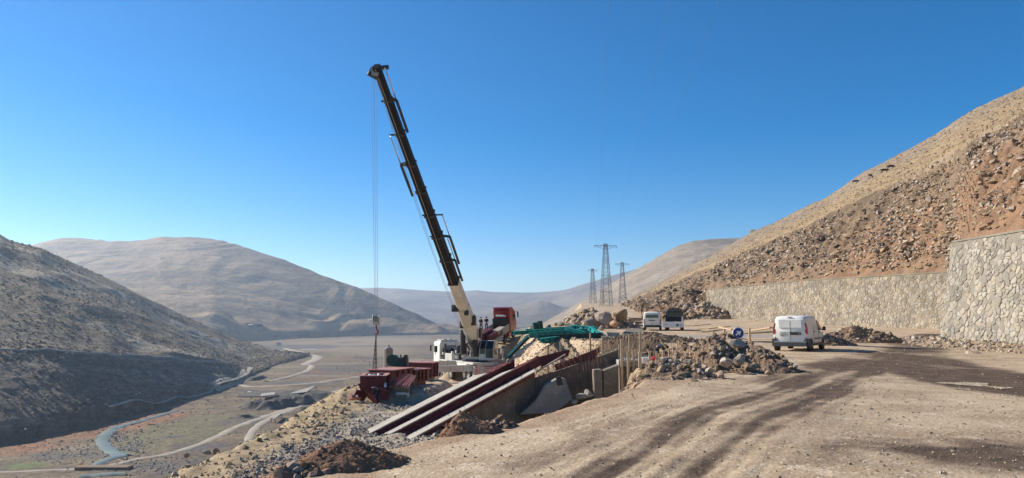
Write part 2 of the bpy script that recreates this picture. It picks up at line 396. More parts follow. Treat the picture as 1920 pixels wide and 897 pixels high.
ww = np.maximum(ww, 1.0 * np.exp(-(((GX - px0) / 2.2) ** 2 + ((GY - py0) / 1.35) ** 2)) * (.8 + .6 * fbm(GX * .9, GY * .9, 4, 230)))
ww = np.maximum(ww, .42 * sstep(.05, .55, fbm(GX * .3, GY * .4, 4, 220)) * (GY < 34))
px1, py1 = plan([(1010, 880)])[0]
redm = sstep(.9, -.4, np.abs(s_ + .3) - .5) * .6 * (GY < 45) + sstep(0, 1, s_) * .25 * (GY < 30) + .35 * np.exp(-(((GX - 8) / 5) ** 2 + ((GY - 9) / 3) ** 2)) + .4 * sstep(3.0, .5, -s_) * (GY < 30)
bench = sstep(.5, 2.0, s_) * (GY < 110)
grey = bench * np.clip(.75 - .7 * sstep(50, 56, GY) + .3 * fbm(GX * .2, GY * .2, 3, 61), 0, 1) * sstep(-13.5, -11.5, GX)
dry = sstep(-8.8, -10.5, GX + .8 * fbm(GX * .3, GY * .3, 3, 15)) * (GY < 110) * .9 + sstep(.5, -1, GX - lerp_tab(GY, EY, EX)) * (GY > 100)
pax, pay = plan([(1200, 627)])[0]
road = sstep(1.6, .8, dist_poly(GX, GY, [(14, 60), (17.5, 75), (21, 97), (30, 150), (36, 200), (46, 280)])) * (GY > 95) + sstep(3.0, 2.0, np.abs(GY - 62 - (GX - 16) * .1)) * (GX > 8) * (GX < 30) * .8
me = np_mesh('ground', np.stack([GX, GY, GZ], -1).reshape(-1, 3), grid_faces(*GX.shape), dict(wet=ww, red=redm, grey=grey, dry=dry, road=road), smooth=True)
tag(link('ground', me, m_ground), kind='structure')

# ---- valley floor
VZ = -60.0
def valley_z(x, y):
    r = np.hypot(x, y)
    return VZ + 1.6 * fbm(x * .02, y * .02, 4, 71) + .35 * fbm(x * .09, y * .09, 3, 72) + 6 * fbm(x * .002, y * .002, 3, 73) * sstep(900, 2000, r)
az = np.radians(np.linspace(-52, 52, 420)); rr = np.geomspace(120, 9000, 330)
RR, AA = np.meshgrid(rr, az, indexing='ij'); VX = RR * np.sin(AA); VY = RR * np.cos(AA)
def blob(px, py, wx, wy, X=None, Y=None):
    """soft patch of soil colour centred where the photo shows it; widths in photo pixels turned into metres on the floor"""
    D = -(VZ - EYE) * FPX / (py - 600.); cx = (px - 960) / FPX * D
    rx = wx / FPX * D; ry = wy / (py - 600.) * D
    return np.exp(-(((VX - cx) / rx) ** 2 + ((VY - D) / ry) ** 2) ** 1.5)
rust = blob(120, 800, 140, 22) + blob(60, 835, 90, 14) * .7 + blob(260, 775, 110, 10) + blob(200, 790, 90, 18) + blob(620, 670, 90, 5) * .6 + blob(640, 695, 60, 6) * .9 + blob(560, 700, 60, 4) * .4
olive = blob(320, 815, 95, 28) + blob(420, 785, 110, 20) * .8 + blob(600, 668, 90, 8) * .7 + blob(560, 690, 60, 6) * .6 + blob(150, 812, 60, 10) * .4
green = blob(75, 862, 45, 9) * .8 + blob(40, 852, 30, 6) * .5
pale = blob(700, 640, 150, 10) * .9 + blob(160, 832, 30, 6) * .8 + blob(470, 762, 60, 5) * .5 + blob(560, 655, 130, 6) * .5 + blob(720, 660, 90, 10) * .6
gb = np.random.default_rng(9); extra_d = 0; extra_p = 0
for _ in range(26):
    bx, by = gb.uniform(430, 900), gb.uniform(634, 740); extra_d = extra_d + blob(bx, by, gb.uniform(20, 90), gb.uniform(.8, 2.6)) * gb.uniform(.5, 1)
    bx, by = gb.uniform(430, 900), gb.uniform(634, 760); extra_p = extra_p + blob(bx, by, gb.uniform(20, 90), gb.uniform(.8, 3)) * gb.uniform(.4, .9)
for _ in range(22):
    bx, by = gb.uniform(0, 480), gb.uniform(772, 880); extra_d = extra_d + blob(bx, by, gb.uniform(12, 60), gb.uniform(2, 6)) * gb.uniform(.4, .9)
pale = pale + extra_p
darkp = extra_d + blob(130, 845, 90, 12) * .6 + blob(330, 865, 140, 16) * .6 + blob(560, 650, 60, 4) * .9 + blob(590, 742, 80, 6) * .9 + blob(250, 835, 25, 22) * .5
me = np_mesh('valley_floor', np.stack([VX, VY, valley_z(VX, VY)], -1).reshape(-1, 3), grid_faces(*VX.shape)[:, ::-1], dict(rust=rust, olive=olive, green=green, pale=pale, dark=darkp), smooth=True)
valley = tag(link('valley_floor', me, m_valley), kind='structure')
far_plain = np_mesh('far_plain', [(-40000, 5000, -75), (40000, 5000, -75), (40000, 45000, -75), (-40000, 45000, -75)], [(0, 1, 2, 3)])
tag(link('far_plain', far_plain, m_farhill), kind='structure')

# ---- hills as sheets hung between lines of known position
def loft(name, rows, ncol, nrow, mtl, disp, attrs=None, smooth=True, skirt=25, far=True):
    """rows: list of polylines [(px,py,D)...] from foot to crest (and beyond); nrow: points between consecutive rows"""
    lo = max(r[0][0] for r in rows); hi = min(r[-1][0] for r in rows)
    U = np.linspace(lo, hi, ncol)
    L3 = []
    for r in rows:
        a = np.array(r, float)
        # interpolate smoothly in px
        py = np.interp(U, a[:, 0], a[:, 1]); D = np.interp(U, a[:, 0], a[:, 2])
        k = max(3, ncol // 60) | 1; ker = np.hanning(k + 2)[1:-1]; ker /= ker.sum(); pad = k // 2
        py = np.convolve(np.pad(py, pad, 'edge'), ker, 'valid'); D = np.convolve(np.pad(D, pad, 'edge'), ker, 'valid')
        v = (448.5 - py) / FPX; u = (U - 960) / FPX
        t = D / (CP - v * SP)
        L3.append(np.stack([u * t, D, EYE + (SP + v * CP) * t], -1))
    out = []; T = []
    for i in range(len(L3) - 1):
        n = nrow[i] if isinstance(nrow, (list, tuple)) else nrow
        ts = np.linspace(0, 1, n, endpoint=(i == len(L3) - 2))
        for t in ts: out.append(L3[i] * (1 - t) + L3[i + 1] * t); T.append(i + t)
    G = np.array(out); T = np.array(T)[:, None] * np.ones(ncol)
    # soften creases between rows
    G0 = G.copy()
    for _ in range(4): G[1:-1] = (G[:-2] + 2 * G[1:-1] + G[2:]) / 4
    if far: G[..., 2] -= 14 * (1 - sstep(0, .15, T))[..., None] if T.ndim < G.ndim - 1 else 14 * (1 - sstep(0, .15, T))
    G[..., 2] += disp(G[..., 0], G[..., 1], T, U[None, :] * np.ones(T.shape))
    sk = G[:1].copy(); sk[..., 2] -= skirt; G = np.concatenate([sk, G]); T = np.concatenate([T[:1], T])
    at = attrs(G[..., 0], G[..., 1], T, U[None, :] * np.ones(T.shape)) if attrs else None
    me = np_mesh(name, G.reshape(-1, 3), grid_faces(len(G), ncol), at, smooth=smooth)
    o = link(name, me, mtl); tag(o, kind='structure')
    return o, G, T

def d_left(x, y, T, U):
    amp = sstep(0, .5, T)
    f = 20 * (ridged(x * .0045 + y * .0015, y * .0035, 3, 81) - .6) * sstep(.3, 1.6, T)
    f = f + 2.0 * fbm(x * .03, y * .03, 4, 82) + .9 * fbm(x * .12, y * .12, 4, 84) * 1.2
    return f * amp * (1 - .6 * sstep(2.7, 3, T))
lefthill, LG, LT = loft('left_hill', [
    [(-700, 1010, 200), (-300, 905, 265), (0, 822, 360), (150, 792, 415), (250, 770, 470), (330, 747, 545), (420, 727, 640), (470, 702, 790), (540, 674, 1090), (580, 664, 1250)],
    [(-700, 640, 330), (-300, 640, 400), (0, 655, 450), (120, 660, 490), (200, 664, 530), (330, 670, 640), (420, 684, 760), (470, 690, 870), (540, 672, 1110), (580, 663, 1260)],
    [(-700, 628, 340), (-300, 630, 412), (0, 648, 464), (120, 654, 504), (200, 659, 545), (330, 666, 655), (420, 681, 775), (470, 688, 880), (540, 671, 1120), (580, 662, 1265)],
    [(-700, 230, 900), (-300, 330, 900), (-60, 425, 900), (0, 438, 900), (20, 450, 905), (75, 463, 930), (150, 496, 1000), (250, 545, 1090), (350, 596, 1180), (430, 632, 1240), (520, 660, 1290), (580, 661, 1300)],
    [(-700, 330, 1500), (-300, 400, 1500), (0, 480, 1500), (150, 560, 1500), (350, 640, 1450), (520, 672, 1400), (580, 675, 1400)]],
    460, [60, 8, 130, 12], m_lefthill, d_left, lambda x, y, T, U: dict(cut=sstep(1.0, .8, T) * .8 + np.exp(-((T - 1.9) / .25) ** 2) * .9, streak=sstep(.12, .5, fbm(T * 7 + U * .006, U * .0025 + 3, 3, 83)) * (T > .1) * (.45 + .6 * (T > 2))))

def d_mid(x, y, T, U):
    a = sstep(0, .4, T) * (1 - .5 * sstep(.9, 1, T))
    terr = 24 * np.abs(np.mod(fbm(x * .0016, y * .0016, 3, 93) * 5, 1) - .5)
    return a * (62 * (ridged(x * .0012, y * .0009, 4, 91) - .55) + 12 * fbm(x * .006, y * .006, 4, 92) + terr)
loft('middle_mountain', [
    [(-200, 660, 1500), (200, 655, 1650), (400, 641, 1900), (500, 632, 2300), (620, 628, 2600), (760, 627, 2800), (860, 626, 2900)],
    [(-200, 560, 2600), (70, 540, 2700), (200, 530, 2700), (300, 528, 2700), (400, 540, 2700), (500, 560, 2800), (620, 588, 2900), (760, 614, 3000), (860, 626, 3050)],
    [(-200, 500, 3700), (20, 478, 3700), (70, 458, 3700), (110, 449, 3700), (160, 447, 3750), (230, 453, 3600), (300, 445, 3500), (350, 445, 3450), (410, 451, 3400), (460, 464, 3350), (500, 478, 3300), (560, 499, 3250), (620, 522, 3200), (700, 556, 3150), (760, 584, 3100), (820, 611, 3100), (860, 627, 3100)],
    [(-200, 560, 5000), (200, 540, 5000), (400, 545, 5000), (600, 575, 4600), (760, 610, 4200), (860, 640, 3800)]],
    420, [50, 110, 10], m_midhill, d_mid)
def d_far(x, y, T, U):
    return sstep(0, .4, T) * (110 * (ridged(x * .0007, y * .0007, 4, 95) - .55)) * (1 - .7 * sstep(.85, 1, T))
loft('distant_mountains', [
    [(300, 605, 5200), (700, 604, 5400), (900, 606, 5800), (1150, 606, 5600), (1500, 610, 5000)],
    [(300, 545, 8000), (640, 541, 8000), (690, 538, 8000), (760, 540, 8000), (850, 545, 8200), (895, 543, 8200), (930, 548, 8200), (1000, 546, 8000), (1060, 541, 7500), (1095, 530, 7300), (1200, 500, 7000), (1500, 480, 6500)],
    [(300, 590, 11000), (1500, 590, 11000)]], 260, [60, 6], m_farhill, d_far)
loft('foothill', [
    [(820, 618, 3900), (900, 614, 4000), (980, 610, 4000), (1040, 604, 4100), (1150, 604, 4200)],
    [(820, 612, 4500), (880, 590, 4800), (930, 577, 4900), (985, 571, 4900), (1010, 562, 5000), (1030, 566, 5000), (1052, 575, 5000), (1150, 580, 5000)],
    [(820, 630, 5600), (1150, 620, 5600)]], 120, [40, 6], m_farhill, lambda x, y, T, U: 18 * fbm(x * .003, y * .003, 4, 97) * sstep(0, .4, T))
def d_rh(x, y, T, U):
    return sstep(0, .3, T) * (22 * (ridged(x * .004, y * .003, 4, 98) - .55) + 5 * fbm(x * .02, y * .02, 4, 99)) * (1 - .6 * sstep(.85, 1, T))
loft('right_mountain', [
    [(960, 622, 1500), (1030, 628, 1150), (1100, 640, 900), (1200, 650, 800), (1450, 650, 700), (1700, 650, 700)],
    [(960, 616, 1700), (1010, 608, 1800), (1030, 596, 1850), (1060, 580, 1900), (1100, 558, 1900), (1150, 530, 1900), (1200, 500, 1900), (1240, 476, 1900), (1270, 460, 1900), (1300, 450, 1900), (1330, 446, 1900), (1380, 444, 1900), (1450, 440, 1900), (1700, 420, 1900)],
    [(960, 640, 2600), (1700, 470, 2600)]], 300, [100, 8], m_righthill, d_rh)

# ---- the cut slope behind the walls
def d_cut(x, y, T, U):
    c = sstep(1.0, .85, T) * sstep(0, .1, T)                   # rocky cut
    f = .55 * fbm(x * .35, y * .35, 5, 101) + (3.0 * (ridged(x * .09, y * .09, 6, 102) - .5) + 1.3 * np.abs(fbm(x * .5, y * .5, 4, 106)) + .5 * fbm(x * 1.6, y * 1.6, 3, 103) + 1.6 * (ridged(y * .16, x * .035, 4, 107) - .5)) * c
    g = sstep(.85, 1.1, T)
    f = f + g * (.5 * fbm(x * .08, y * .08, 4, 104) + .18 * fbm(x * .9, y * .9, 3, 105))
    f = f + 1.5 * np.exp(-((T - 1.02) / .04) ** 2) - .7 * np.exp(-((T - .93) / .04) ** 2)
    return f * sstep(0, .06, T) * (1 - sstep(1.9, 2, T) * .5)
def a_cut(x, y, T, U):
    cut = sstep(1.02, .96, T + .05 * fbm(x * .1, y * .1, 3, 7))
    redd = sstep(1250, 1900, U) * sstep(.85, .45, T) * .9 + .3 * sstep(.5, .1, T) + .4 * np.exp(-((U - 1230) / 45) ** 2) * sstep(1, .5, T)
    redd = redd * cut * np.where((U > 1768) & (U < 1790), .2, 1) * (.6 + .9 * fbm(x * .07, y * .07, 3, 8) + .3)
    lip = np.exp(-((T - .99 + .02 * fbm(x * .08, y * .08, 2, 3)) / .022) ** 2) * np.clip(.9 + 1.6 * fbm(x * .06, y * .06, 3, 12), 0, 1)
    return dict(lip=lip, cut=cut, redd=redd, grass=sstep(.98, 1.02, T) * sstep(1.7, 1.25, T + .15 * fbm(x * .03, y * .03, 3, 9)) * .8)
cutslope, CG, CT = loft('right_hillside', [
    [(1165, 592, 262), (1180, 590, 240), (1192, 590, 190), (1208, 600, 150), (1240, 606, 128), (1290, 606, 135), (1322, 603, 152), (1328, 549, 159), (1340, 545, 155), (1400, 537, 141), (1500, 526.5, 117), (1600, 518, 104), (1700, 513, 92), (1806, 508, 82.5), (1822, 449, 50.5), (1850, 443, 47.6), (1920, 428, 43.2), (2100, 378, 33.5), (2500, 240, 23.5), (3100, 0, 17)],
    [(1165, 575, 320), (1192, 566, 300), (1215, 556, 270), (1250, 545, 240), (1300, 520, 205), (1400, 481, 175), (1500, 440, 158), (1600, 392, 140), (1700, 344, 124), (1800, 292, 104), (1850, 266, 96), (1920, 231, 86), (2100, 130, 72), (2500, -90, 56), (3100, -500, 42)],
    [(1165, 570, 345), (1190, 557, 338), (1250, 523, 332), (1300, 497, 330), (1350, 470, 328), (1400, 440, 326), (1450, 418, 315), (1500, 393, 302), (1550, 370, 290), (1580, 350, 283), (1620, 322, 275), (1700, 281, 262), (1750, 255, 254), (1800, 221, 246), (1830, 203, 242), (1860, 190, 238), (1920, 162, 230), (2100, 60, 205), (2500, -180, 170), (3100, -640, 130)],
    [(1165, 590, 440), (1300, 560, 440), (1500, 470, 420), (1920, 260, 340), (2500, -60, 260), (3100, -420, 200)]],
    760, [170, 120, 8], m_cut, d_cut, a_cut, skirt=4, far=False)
# densify columns is set by photo width: the part outside the frame stays coarse by design

# ---------------------------------------------------------------- loose stones
def ico(sub):
    bm = bmesh.new(); bmesh.ops.create_icosphere(bm, subdivisions=sub, radius=1)
    V = np.array([v.co[:] for v in bm.verts]); F = np.array([[v.index for v in f.verts] for f in bm.faces]); bm.free(); return V, F
ICO = {0: (np.array([(1, 0, 0), (-1, 0, 0), (0, 1, 0), (0, -1, 0), (0, 0, 1), (0, 0, -.6)], float), np.array([(0, 2, 4), (2, 1, 4), (1, 3, 4), (3, 0, 4), (2, 0, 5), (1, 2, 5), (3, 1, 5), (0, 3, 5)])), 1: ico(1), 2: ico(2)}
def stones(name, pos, size, mtl, sub=0, flat=.75, jit=.35, parent=None, link_it=True, seed=1):
    g = np.random.default_rng(seed); V, F = ICO[sub]; n = len(pos); m = len(V)
    pos = np.asarray(pos, float); size = np.asarray(size, float)
    A = V[None] * (1 + jit * (g.random((n, m, 1)) * 2 - 1))
    A = A * (size[:, None] * np.stack([g.uniform(.75, 1.35, n), g.uniform(.7, 1.1, n), g.uniform(flat * .7, flat * 1.15, n)], -1))[:, None, :]
    a = g.uniform(0, 6.28, n); c, s = np.cos(a), np.sin(a); b = g.uniform(-.6, .6, n); cb, sb = np.cos(b), np.sin(b)
    x = A[..., 0]; z = A[..., 2]; x, z = x * cb[:, None] + z * sb[:, None], -x * sb[:, None] + z * cb[:, None]
    y = A[..., 1]; x, y = x * c[:, None] - y * s[:, None], x * s[:, None] + y * c[:, None]
    W = np.stack([x, y, z], -1) + pos[:, None, :]
    FF = F[None] + (np.arange(n) * m)[:, None, None]
    me = np_mesh(name, W.reshape(-1, 3), FF.reshape(-1, 3), dict(rnd=np.repeat(g.random(n), m)))
    return link(name, me, mtl, parent) if link_it else me
def boulder(name, loc, r, mtl, label, cat, seed, group=None, flat=.8, parent=None, squash=(1, 1, 1)):
    g = np.random.default_rng(seed); V, F = ICO[2]
    A = V.copy() * np.array(squash)
    for _ in range(15):                     # planes hewn off
        d = g.normal(size=3); d /= np.linalg.norm(d); k = g.uniform(.42, .80)
        t = A @ d - k; A = A - np.clip(t, 0, None)[:, None] * d * .92
    A *= r; A[:, 2] *= flat
    A = A + g.normal(size=A.shape) * r * .02
    me = np_mesh(name, A, F, dict(rnd=np.full(len(A), g.random())))
    o = link(name, me, mtl, parent); o.location = loc; o.rotation_euler = (g.uniform(-.3, .3), g.uniform(-.3, .3), g.uniform(0, 6))
    return tag(o, label, cat, group) if label else o

# pebbles on the platform
n = 70000
yy = 6.2 * np.exp(rng.random(n) ** .8 * math.log(45 / 6.2)); xx = (rng.random(n) * 1.7 - .72) * yy
keep = (xx > -12) & (xx < 31); xx, yy = xx[keep], yy[keep]
dens = .5 + .5 * fbm(xx * .5, yy * .5, 3, 33) + .5 * np.exp(-(((xx - px0) / 2) ** 2 + ((yy - py0) / 1.2) ** 2))
keep = rng.random(len(xx)) < np.clip(dens, .12, 1); xx, yy = xx[keep], yy[keep]
sz = (.0045 + .022 * rng.random(len(xx)) ** 13) * (1 + yy * .02)
tag(stones('gravel', np.stack([xx, yy, near_z(xx, yy) + sz * .3], -1), sz, m_rocktan, 0, .7, seed=3), 'loose pebbles and stones strewn over the gravel yard', 'gravel', kind='stuff')
# crushed stone on the bench and rubble on the outer bank
n = 50000
yy = rng.uniform(20, 56, n) ; xx = rng.uniform(-9.5, 2, n) - 1.5 * rng.random(n) ** 3
s2 = np.interp(yy, EY, EX) - xx
k = (s2 > .6); xx, yy = xx[k], yy[k]
k = rng.random(len(xx)) < np.clip(.62 + 1.0 * fbm(xx * .2, yy * .2, 3, 61), 0, 1); xx, yy = xx[k], yy[k]
sz = (.022 + .10 * rng.random(len(xx)) ** 7)
tag(stones('crushed_stone', np.stack([xx, yy, near_z(xx, yy) + sz * .3], -1), sz, m_rockgrey, 0, .8, seed=4), 'grey crushed stone spread over the lower bench beside the girders', 'crushed stone', kind='stuff')
n = 3800
yy = rng.uniform(18, 85, n); xx = np.interp(yy, [0, 20, 25, 52, 60, 75, 95], [-16, -13.5, -12.3, -12.3, -13.2, -14, -11]) + 2.8 - 12 * rng.random(n) ** 1.3
sz = .03 + .14 * rng.random(n) ** 6
tag(stones('bank_rubble', np.stack([xx, yy, near_z(xx, yy) + sz * .2], -1), sz, m_rocktan, 1, .8, seed=5), 'pale rubble on the bank falling from the bench to the valley', 'rubble', kind='stuff')
n = 9000
yy = rng.uniform(40, 96, n); xx = np.interp(yy, EY, EX) + rng.uniform(-5, 1.5, n)
k = (np.interp(yy, EY, EX) - xx > -.6); xx, yy = xx[k], yy[k]; sz = .03 + .14 * rng.random(len(xx)) ** 6
tag(stones('terrace_rubble', np.stack([xx, yy, near_z(xx, yy) + sz * .2], -1), sz, m_rocktan, 0, .8, seed=15), 'tan rubble on the crumbling edge of the upper terrace behind the excavation', 'rubble', kind='stuff')
n = 7000; g = np.random.default_rng(77); yy = g.uniform(15, 60, n); xx = -9.2 - 14 * g.random(n) ** 1.2
k = g.random(n) < np.clip(.5 + 1.4 * fbm(xx * .3, yy * .2, 3, 16), 0, 1); xx, yy = xx[k], yy[k]; zz_ = near_z(xx, yy); n = len(xx)
h_ = g.uniform(.03, .12, n); a_ = g.uniform(0, 6.28, n); V = np.zeros((n, 9, 3)); base_ = np.stack([xx, yy, zz_], -1)
for q in range(3):
    an = a_ + q * 2.1; dx, dy = np.cos(an), np.sin(an)
    V[:, q * 3] = base_ + np.stack([-dy * .05, dx * .05, -.03 + 0 * dx], -1); V[:, q * 3 + 1] = base_ + np.stack([dy * .05, -dx * .05, -.03 + 0 * dx], -1); V[:, q * 3 + 2] = base_ + np.stack([dx * h_ * .7, dy * h_ * .7, h_], -1)
tag(link('grass_tufts', np_mesh('grass_tufts', V.reshape(-1, 3), np.arange(n * 9).reshape(-1, 3)), m_drygrass), 'golden dry grass tufts on the bank falling to the valley', 'dry grass', kind='stuff')
# stones on the cut slope: inside the cut many, on the grass fewer
nr, nc = CT.shape
U = np.linspace(1165, 3100, nc)
vis = (U < 2050)
def pick(n, tlo, thi, pw=1, seed=0):
    g = np.random.default_rng(seed)
    T0 = CT[:, 0]; ri = np.where((T0 > tlo) & (T0 < thi))[0]; ci = np.where(vis)[0]
    r = g.choice(ri[:-1], n); c = g.choice(ci[:-1], n); a = g.random(n)[:, None]; b = g.random(n)[:, None]
    p = (CG[r, c] * (1 - a) + CG[r + 1, c] * a) * (1 - b) + (CG[r, c + 1] * (1 - a) + CG[r + 1, c + 1] * a) * b
    return p
p = pick(30000, .02, 1.0, seed=1)
q = .55 + 1.5 * fbm(p[:, 0] * .09, p[:, 1] * .09, 4, 110) - .5 * sstep(5, 0, p[:, 2] - 8) * sstep(120, 80, p[:, 1]); p = p[rng.random(len(p)) < np.clip(q, .06, 1)]
sz = (.08 + .42 * rng.random(len(p)) ** 4) * (.5 + p[:, 1] / 200)
p[:, 2] += sz * .2
tag(stones('scree', p, sz, m_rockcut, 0, .8, seed=6), 'scree of broken tan rock on the cut slope above the walls', 'scree', kind='stuff')
p = pick(9000, 1.05, 1.99, seed=2); sz = .10 + .30 * rng.random(len(p)) ** 3; p[:, 2] += sz * .2
tag(stones('hilltop_stones', p, sz, m_rocktan, 0, .7, seed=7), 'small pale stones scattered over the dry grass of the upper slope', 'stones', kind='stuff')
p = pick(2600, .1, .95, seed=3)
q = .35 + 1.6 * fbm(p[:, 0] * .06, p[:, 1] * .06, 3, 111); k = rng.random(len(p)) < np.clip(q, 0, 1)
p = p[k]; order = [j for j in rng.permutation(len(p)) if p[j, 1] > 62][:170]
for i, j in enumerate(order):
    r = (.28 + .6 * random.random() ** 3) * (.5 + p[j, 1] / 200)
    boulder('boulder', Vector(p[j]) + Vector((0, 0, r * .1)), r, m_rockcut, 'angular tan boulder lying on the cut slope above the stone walls', 'boulder', 1000 + i, 'boulders on the cut slope')
# dry tufts along the lip of the cut
p = pick(1300, .97, 1.12, seed=4); V = []; F = []
g = np.random.default_rng(5)
for q in p:
    h = g.uniform(.15, .55)
    for k in range(4):
        a = g.uniform(0, 6.28); dx, dy = math.cos(a) * h * .5, math.sin(a) * h * .5; i = len(V)
        V += [(q[0] - dy * .3, q[1] + dx * .3, q[2] - .1), (q[0] + dy * .3, q[1] - dx * .3, q[2] - .1), (q[0] + dx, q[1] + dy, q[2] + h)]; F.append((i, i + 1, i + 2))
tag(link('dry_grass', np_mesh('dry_grass', V, F), m_bush), 'dry brown tufts along the lip of the cut slope', 'dry grass', kind='stuff')

# ---------------------------------------------------------------- roads, river in the valley
bvh_left = BVHTree.FromPolygons([tuple(q) for q in LG.reshape(-1, 3)], grid_faces(*LT.shape).tolist())
eye = Vector((0, 0, EYE))
def on_valley(px, py):
    d = ray(px, py).normalized()
    best = None
    h = bvh_left.ray_cast(eye, d)
    if h[0] is not None: best = h[0]
    D = np.geomspace(120, 6000, 1500); X = d.x / d.y * D; Z = EYE + d.z / d.y * D
    hh = valley_z(X, D); k = np.argmax(Z < hh)
    if Z[k] < hh[k]:
        q = Vector((X[k], D[k], hh[k]))
        if best is None or q.y < best.y: best = q
    return best
def drape_z(x, y):
    z = float(valley_z(np.array([x]), np.array([y]))[0])
    h = bvh_left.ray_cast(Vector((x, y, 800)), Vector((0, 0, -1)))
    return max(z, h[0].z) if h[0] is not None else z
def ribbon(name, pts, widths, mtl, lift, kind='structure', step=6, flat=False):
    W3 = [on_valley(*q) for q in pts]
    cc = catmull([(q.x, q.y) for q in W3], step)
    wd = np.interp(np.linspace(0, 1, len(cc)), np.linspace(0, 1, len(widths)), widths)
    V = []; cols = 5
    for i, c in enumerate(cc):
        t = cc[min(i + 1, len(cc) - 1)] - cc[max(i - 1, 0)]; t = t / (np.linalg.norm(t) + 1e-9); nn = np.array((-t[1], t[0]))
        ww_ = wd[i] * (1 + .12 * math.sin(i * 1.7))
        ps = [c + nn * ww_ * (k / (cols - 1) - .5) for k in range(cols)]
        zs = [drape_z(*c)] * cols if flat else [drape_z(*q) for q in ps]
        for k, q in enumerate(ps):
            z = max(zs) if kind == 'water' else zs[k]
            V.append((q[0], q[1], z + lift * (1 if 0 < k < cols - 1 else .15)))
    me = np_mesh(name, V, grid_faces(len(cc), cols), smooth=True)
    return tag(link(name, me, mtl), kind='structure')
ribbon('dirt_road', [(0, 886), (90, 883), (180, 878), (250, 864), (320, 851), (390, 828), (440, 803), (500, 780), (560, 760), (620, 738), (690, 715)], [3.2, 3.4, 4, 4.5, 5, 6, 7], m_track, .35)
ribbon('side_road', [(462, 838), (470, 815), (490, 795), (530, 775), (560, 762)], [4, 4.5, 5, 6], m_track, .45)
ribbon('valley_road', [(200, 765), (270, 755), (330, 745), (400, 727), (440, 712), (462, 700), (470, 690)], [3.5, 4, 5, 8], m_track, .9, flat=True, step=12)
ribbon('valley_road', [(470, 690), (455, 705), (440, 718), (400, 727)], [6, 9, 11], m_track, .8)
ribbon('valley_road', [(440, 722), (475, 726), (530, 724), (590, 719), (640, 712), (700, 705)], [7, 7, 7, 7], m_track, .6)
ribbon('valley_road', [(500, 716), (545, 707), (575, 697), (585, 686), (572, 684), (595, 672), (585, 666), (560, 660), (535, 654)], [6, 7, 9, 16, 14, 12], m_track, .9)
ribbon('hill_track', [(-60, 652), (0, 655), (60, 657), (120, 659), (200, 663), (260, 667), (330, 671), (380, 677), (430, 685)], [2.2, 2.4, 2.6, 3, 3], m_trackdark, .5, step=14)
ribbon('river', [(330, 772), (298, 781), (266, 790), (225, 800), (203, 812), (192, 824), (197, 838), (214, 850), (232, 856)], [3, 4, 5, 6.5, 6.5, 6, 6.5, 8], m_water, .5, 'water')
ribbon('river', [(234, 856), (212, 860), (190, 868), (168, 880)], [5, 5.5, 5, 4], m_water, .6, 'water')
ribbon('river', [(150, 897), (190, 893), (235, 891)], [4, 5, 4], m_water, .8, 'water')
# stones along the river and dark heaps of brush
vp = []
for c in range(900):
    px, py = random.choice([(250 + random.gauss(0, 14), 835 + random.gauss(0, 14)), (130 + random.gauss(0, 45), 848 + random.gauss(0, 14)), (300 + random.gauss(0, 60), 872 + random.gauss(0, 8)), (215 + random.gauss(0, 12), 815 + random.gauss(0, 10))])
    q = on_valley(px, max(py, 770));
    if q is not None: vp.append(q)
sz = rng.uniform(.25, 1.0, len(vp)) * .9
tag(stones('riverbank_stones', np.array([tuple(q) for q in vp]), sz, m_rockgrey, 0, .7, seed=8), 'grey stones piled along the river bank in the valley', 'stones', kind='stuff')

# stones and scrub on the far slopes of the left hill and the middle mountain
n = 26000; g = np.random.default_rng(31); r_ = g.integers(1, LG.shape[0] - 14, n); c_ = g.integers(100, LG.shape[1] - 1, n); a_ = g.random((n, 1)); b_ = g.random((n, 1))
p = (LG[r_, c_] * (1 - a_) + LG[r_ + 1, c_] * a_) * (1 - b_) + (LG[r_, c_ + 1] * (1 - a_) + LG[r_ + 1, c_ + 1] * a_) * b_
k = g.random(n) < np.clip(.45 + 1.3 * fbm(p[:, 0] * .02, p[:, 1] * .006, 4, 120), .05, 1); p = p[k]
sz = (.35 + 1.3 * g.random(len(p)) ** 4) * (p[:, 1] / 600) ** .6
tag(stones('hillside_scrub', p + np.stack([0 * sz, 0 * sz, sz * .25], -1), sz, m_scrub, 0, .7, seed=32), 'dark scrub and stones dotting the left hillside', 'scrub', kind='stuff')
k = g.random(len(p)) < .45; q_ = p[k] + g.normal(size=(k.sum(), 3)) * np.array([6, 6, 0]); q_[:, 2] = p[k][:, 2]
sz = (.3 + .9 * g.random(len(q_)) ** 4) * (q_[:, 1] / 600) ** .6
tag(stones('hillside_stones', q_, sz, m_rocktan, 0, .7, seed=33), 'pale stones dotting the left hillside', 'stones', kind='stuff')
# tussocks, scrub and stones over the valley floor
n = 26000; D_ = np.exp(g.uniform(math.log(230), math.log(1300), n)); U_ = g.uniform(-.78, .05, n); X_ = U_ * D_
k = g.random(n) < np.clip(.4 + 1.2 * fbm(X_ * .02, D_ * .01, 4, 121), .05, 1); X_, D_ = X_[k], D_[k]
sz = (.15 + .6 * g.random(len(X_)) ** 5) * (D_ / 350) ** .7
tag(stones('valley_scrub', np.stack([X_, D_, valley_z(X_, D_) + sz * .2], -1), sz, m_scrub, 0, .6, seed=34), 'low scrub and stones scattered over the valley floor', 'scrub', kind='stuff')

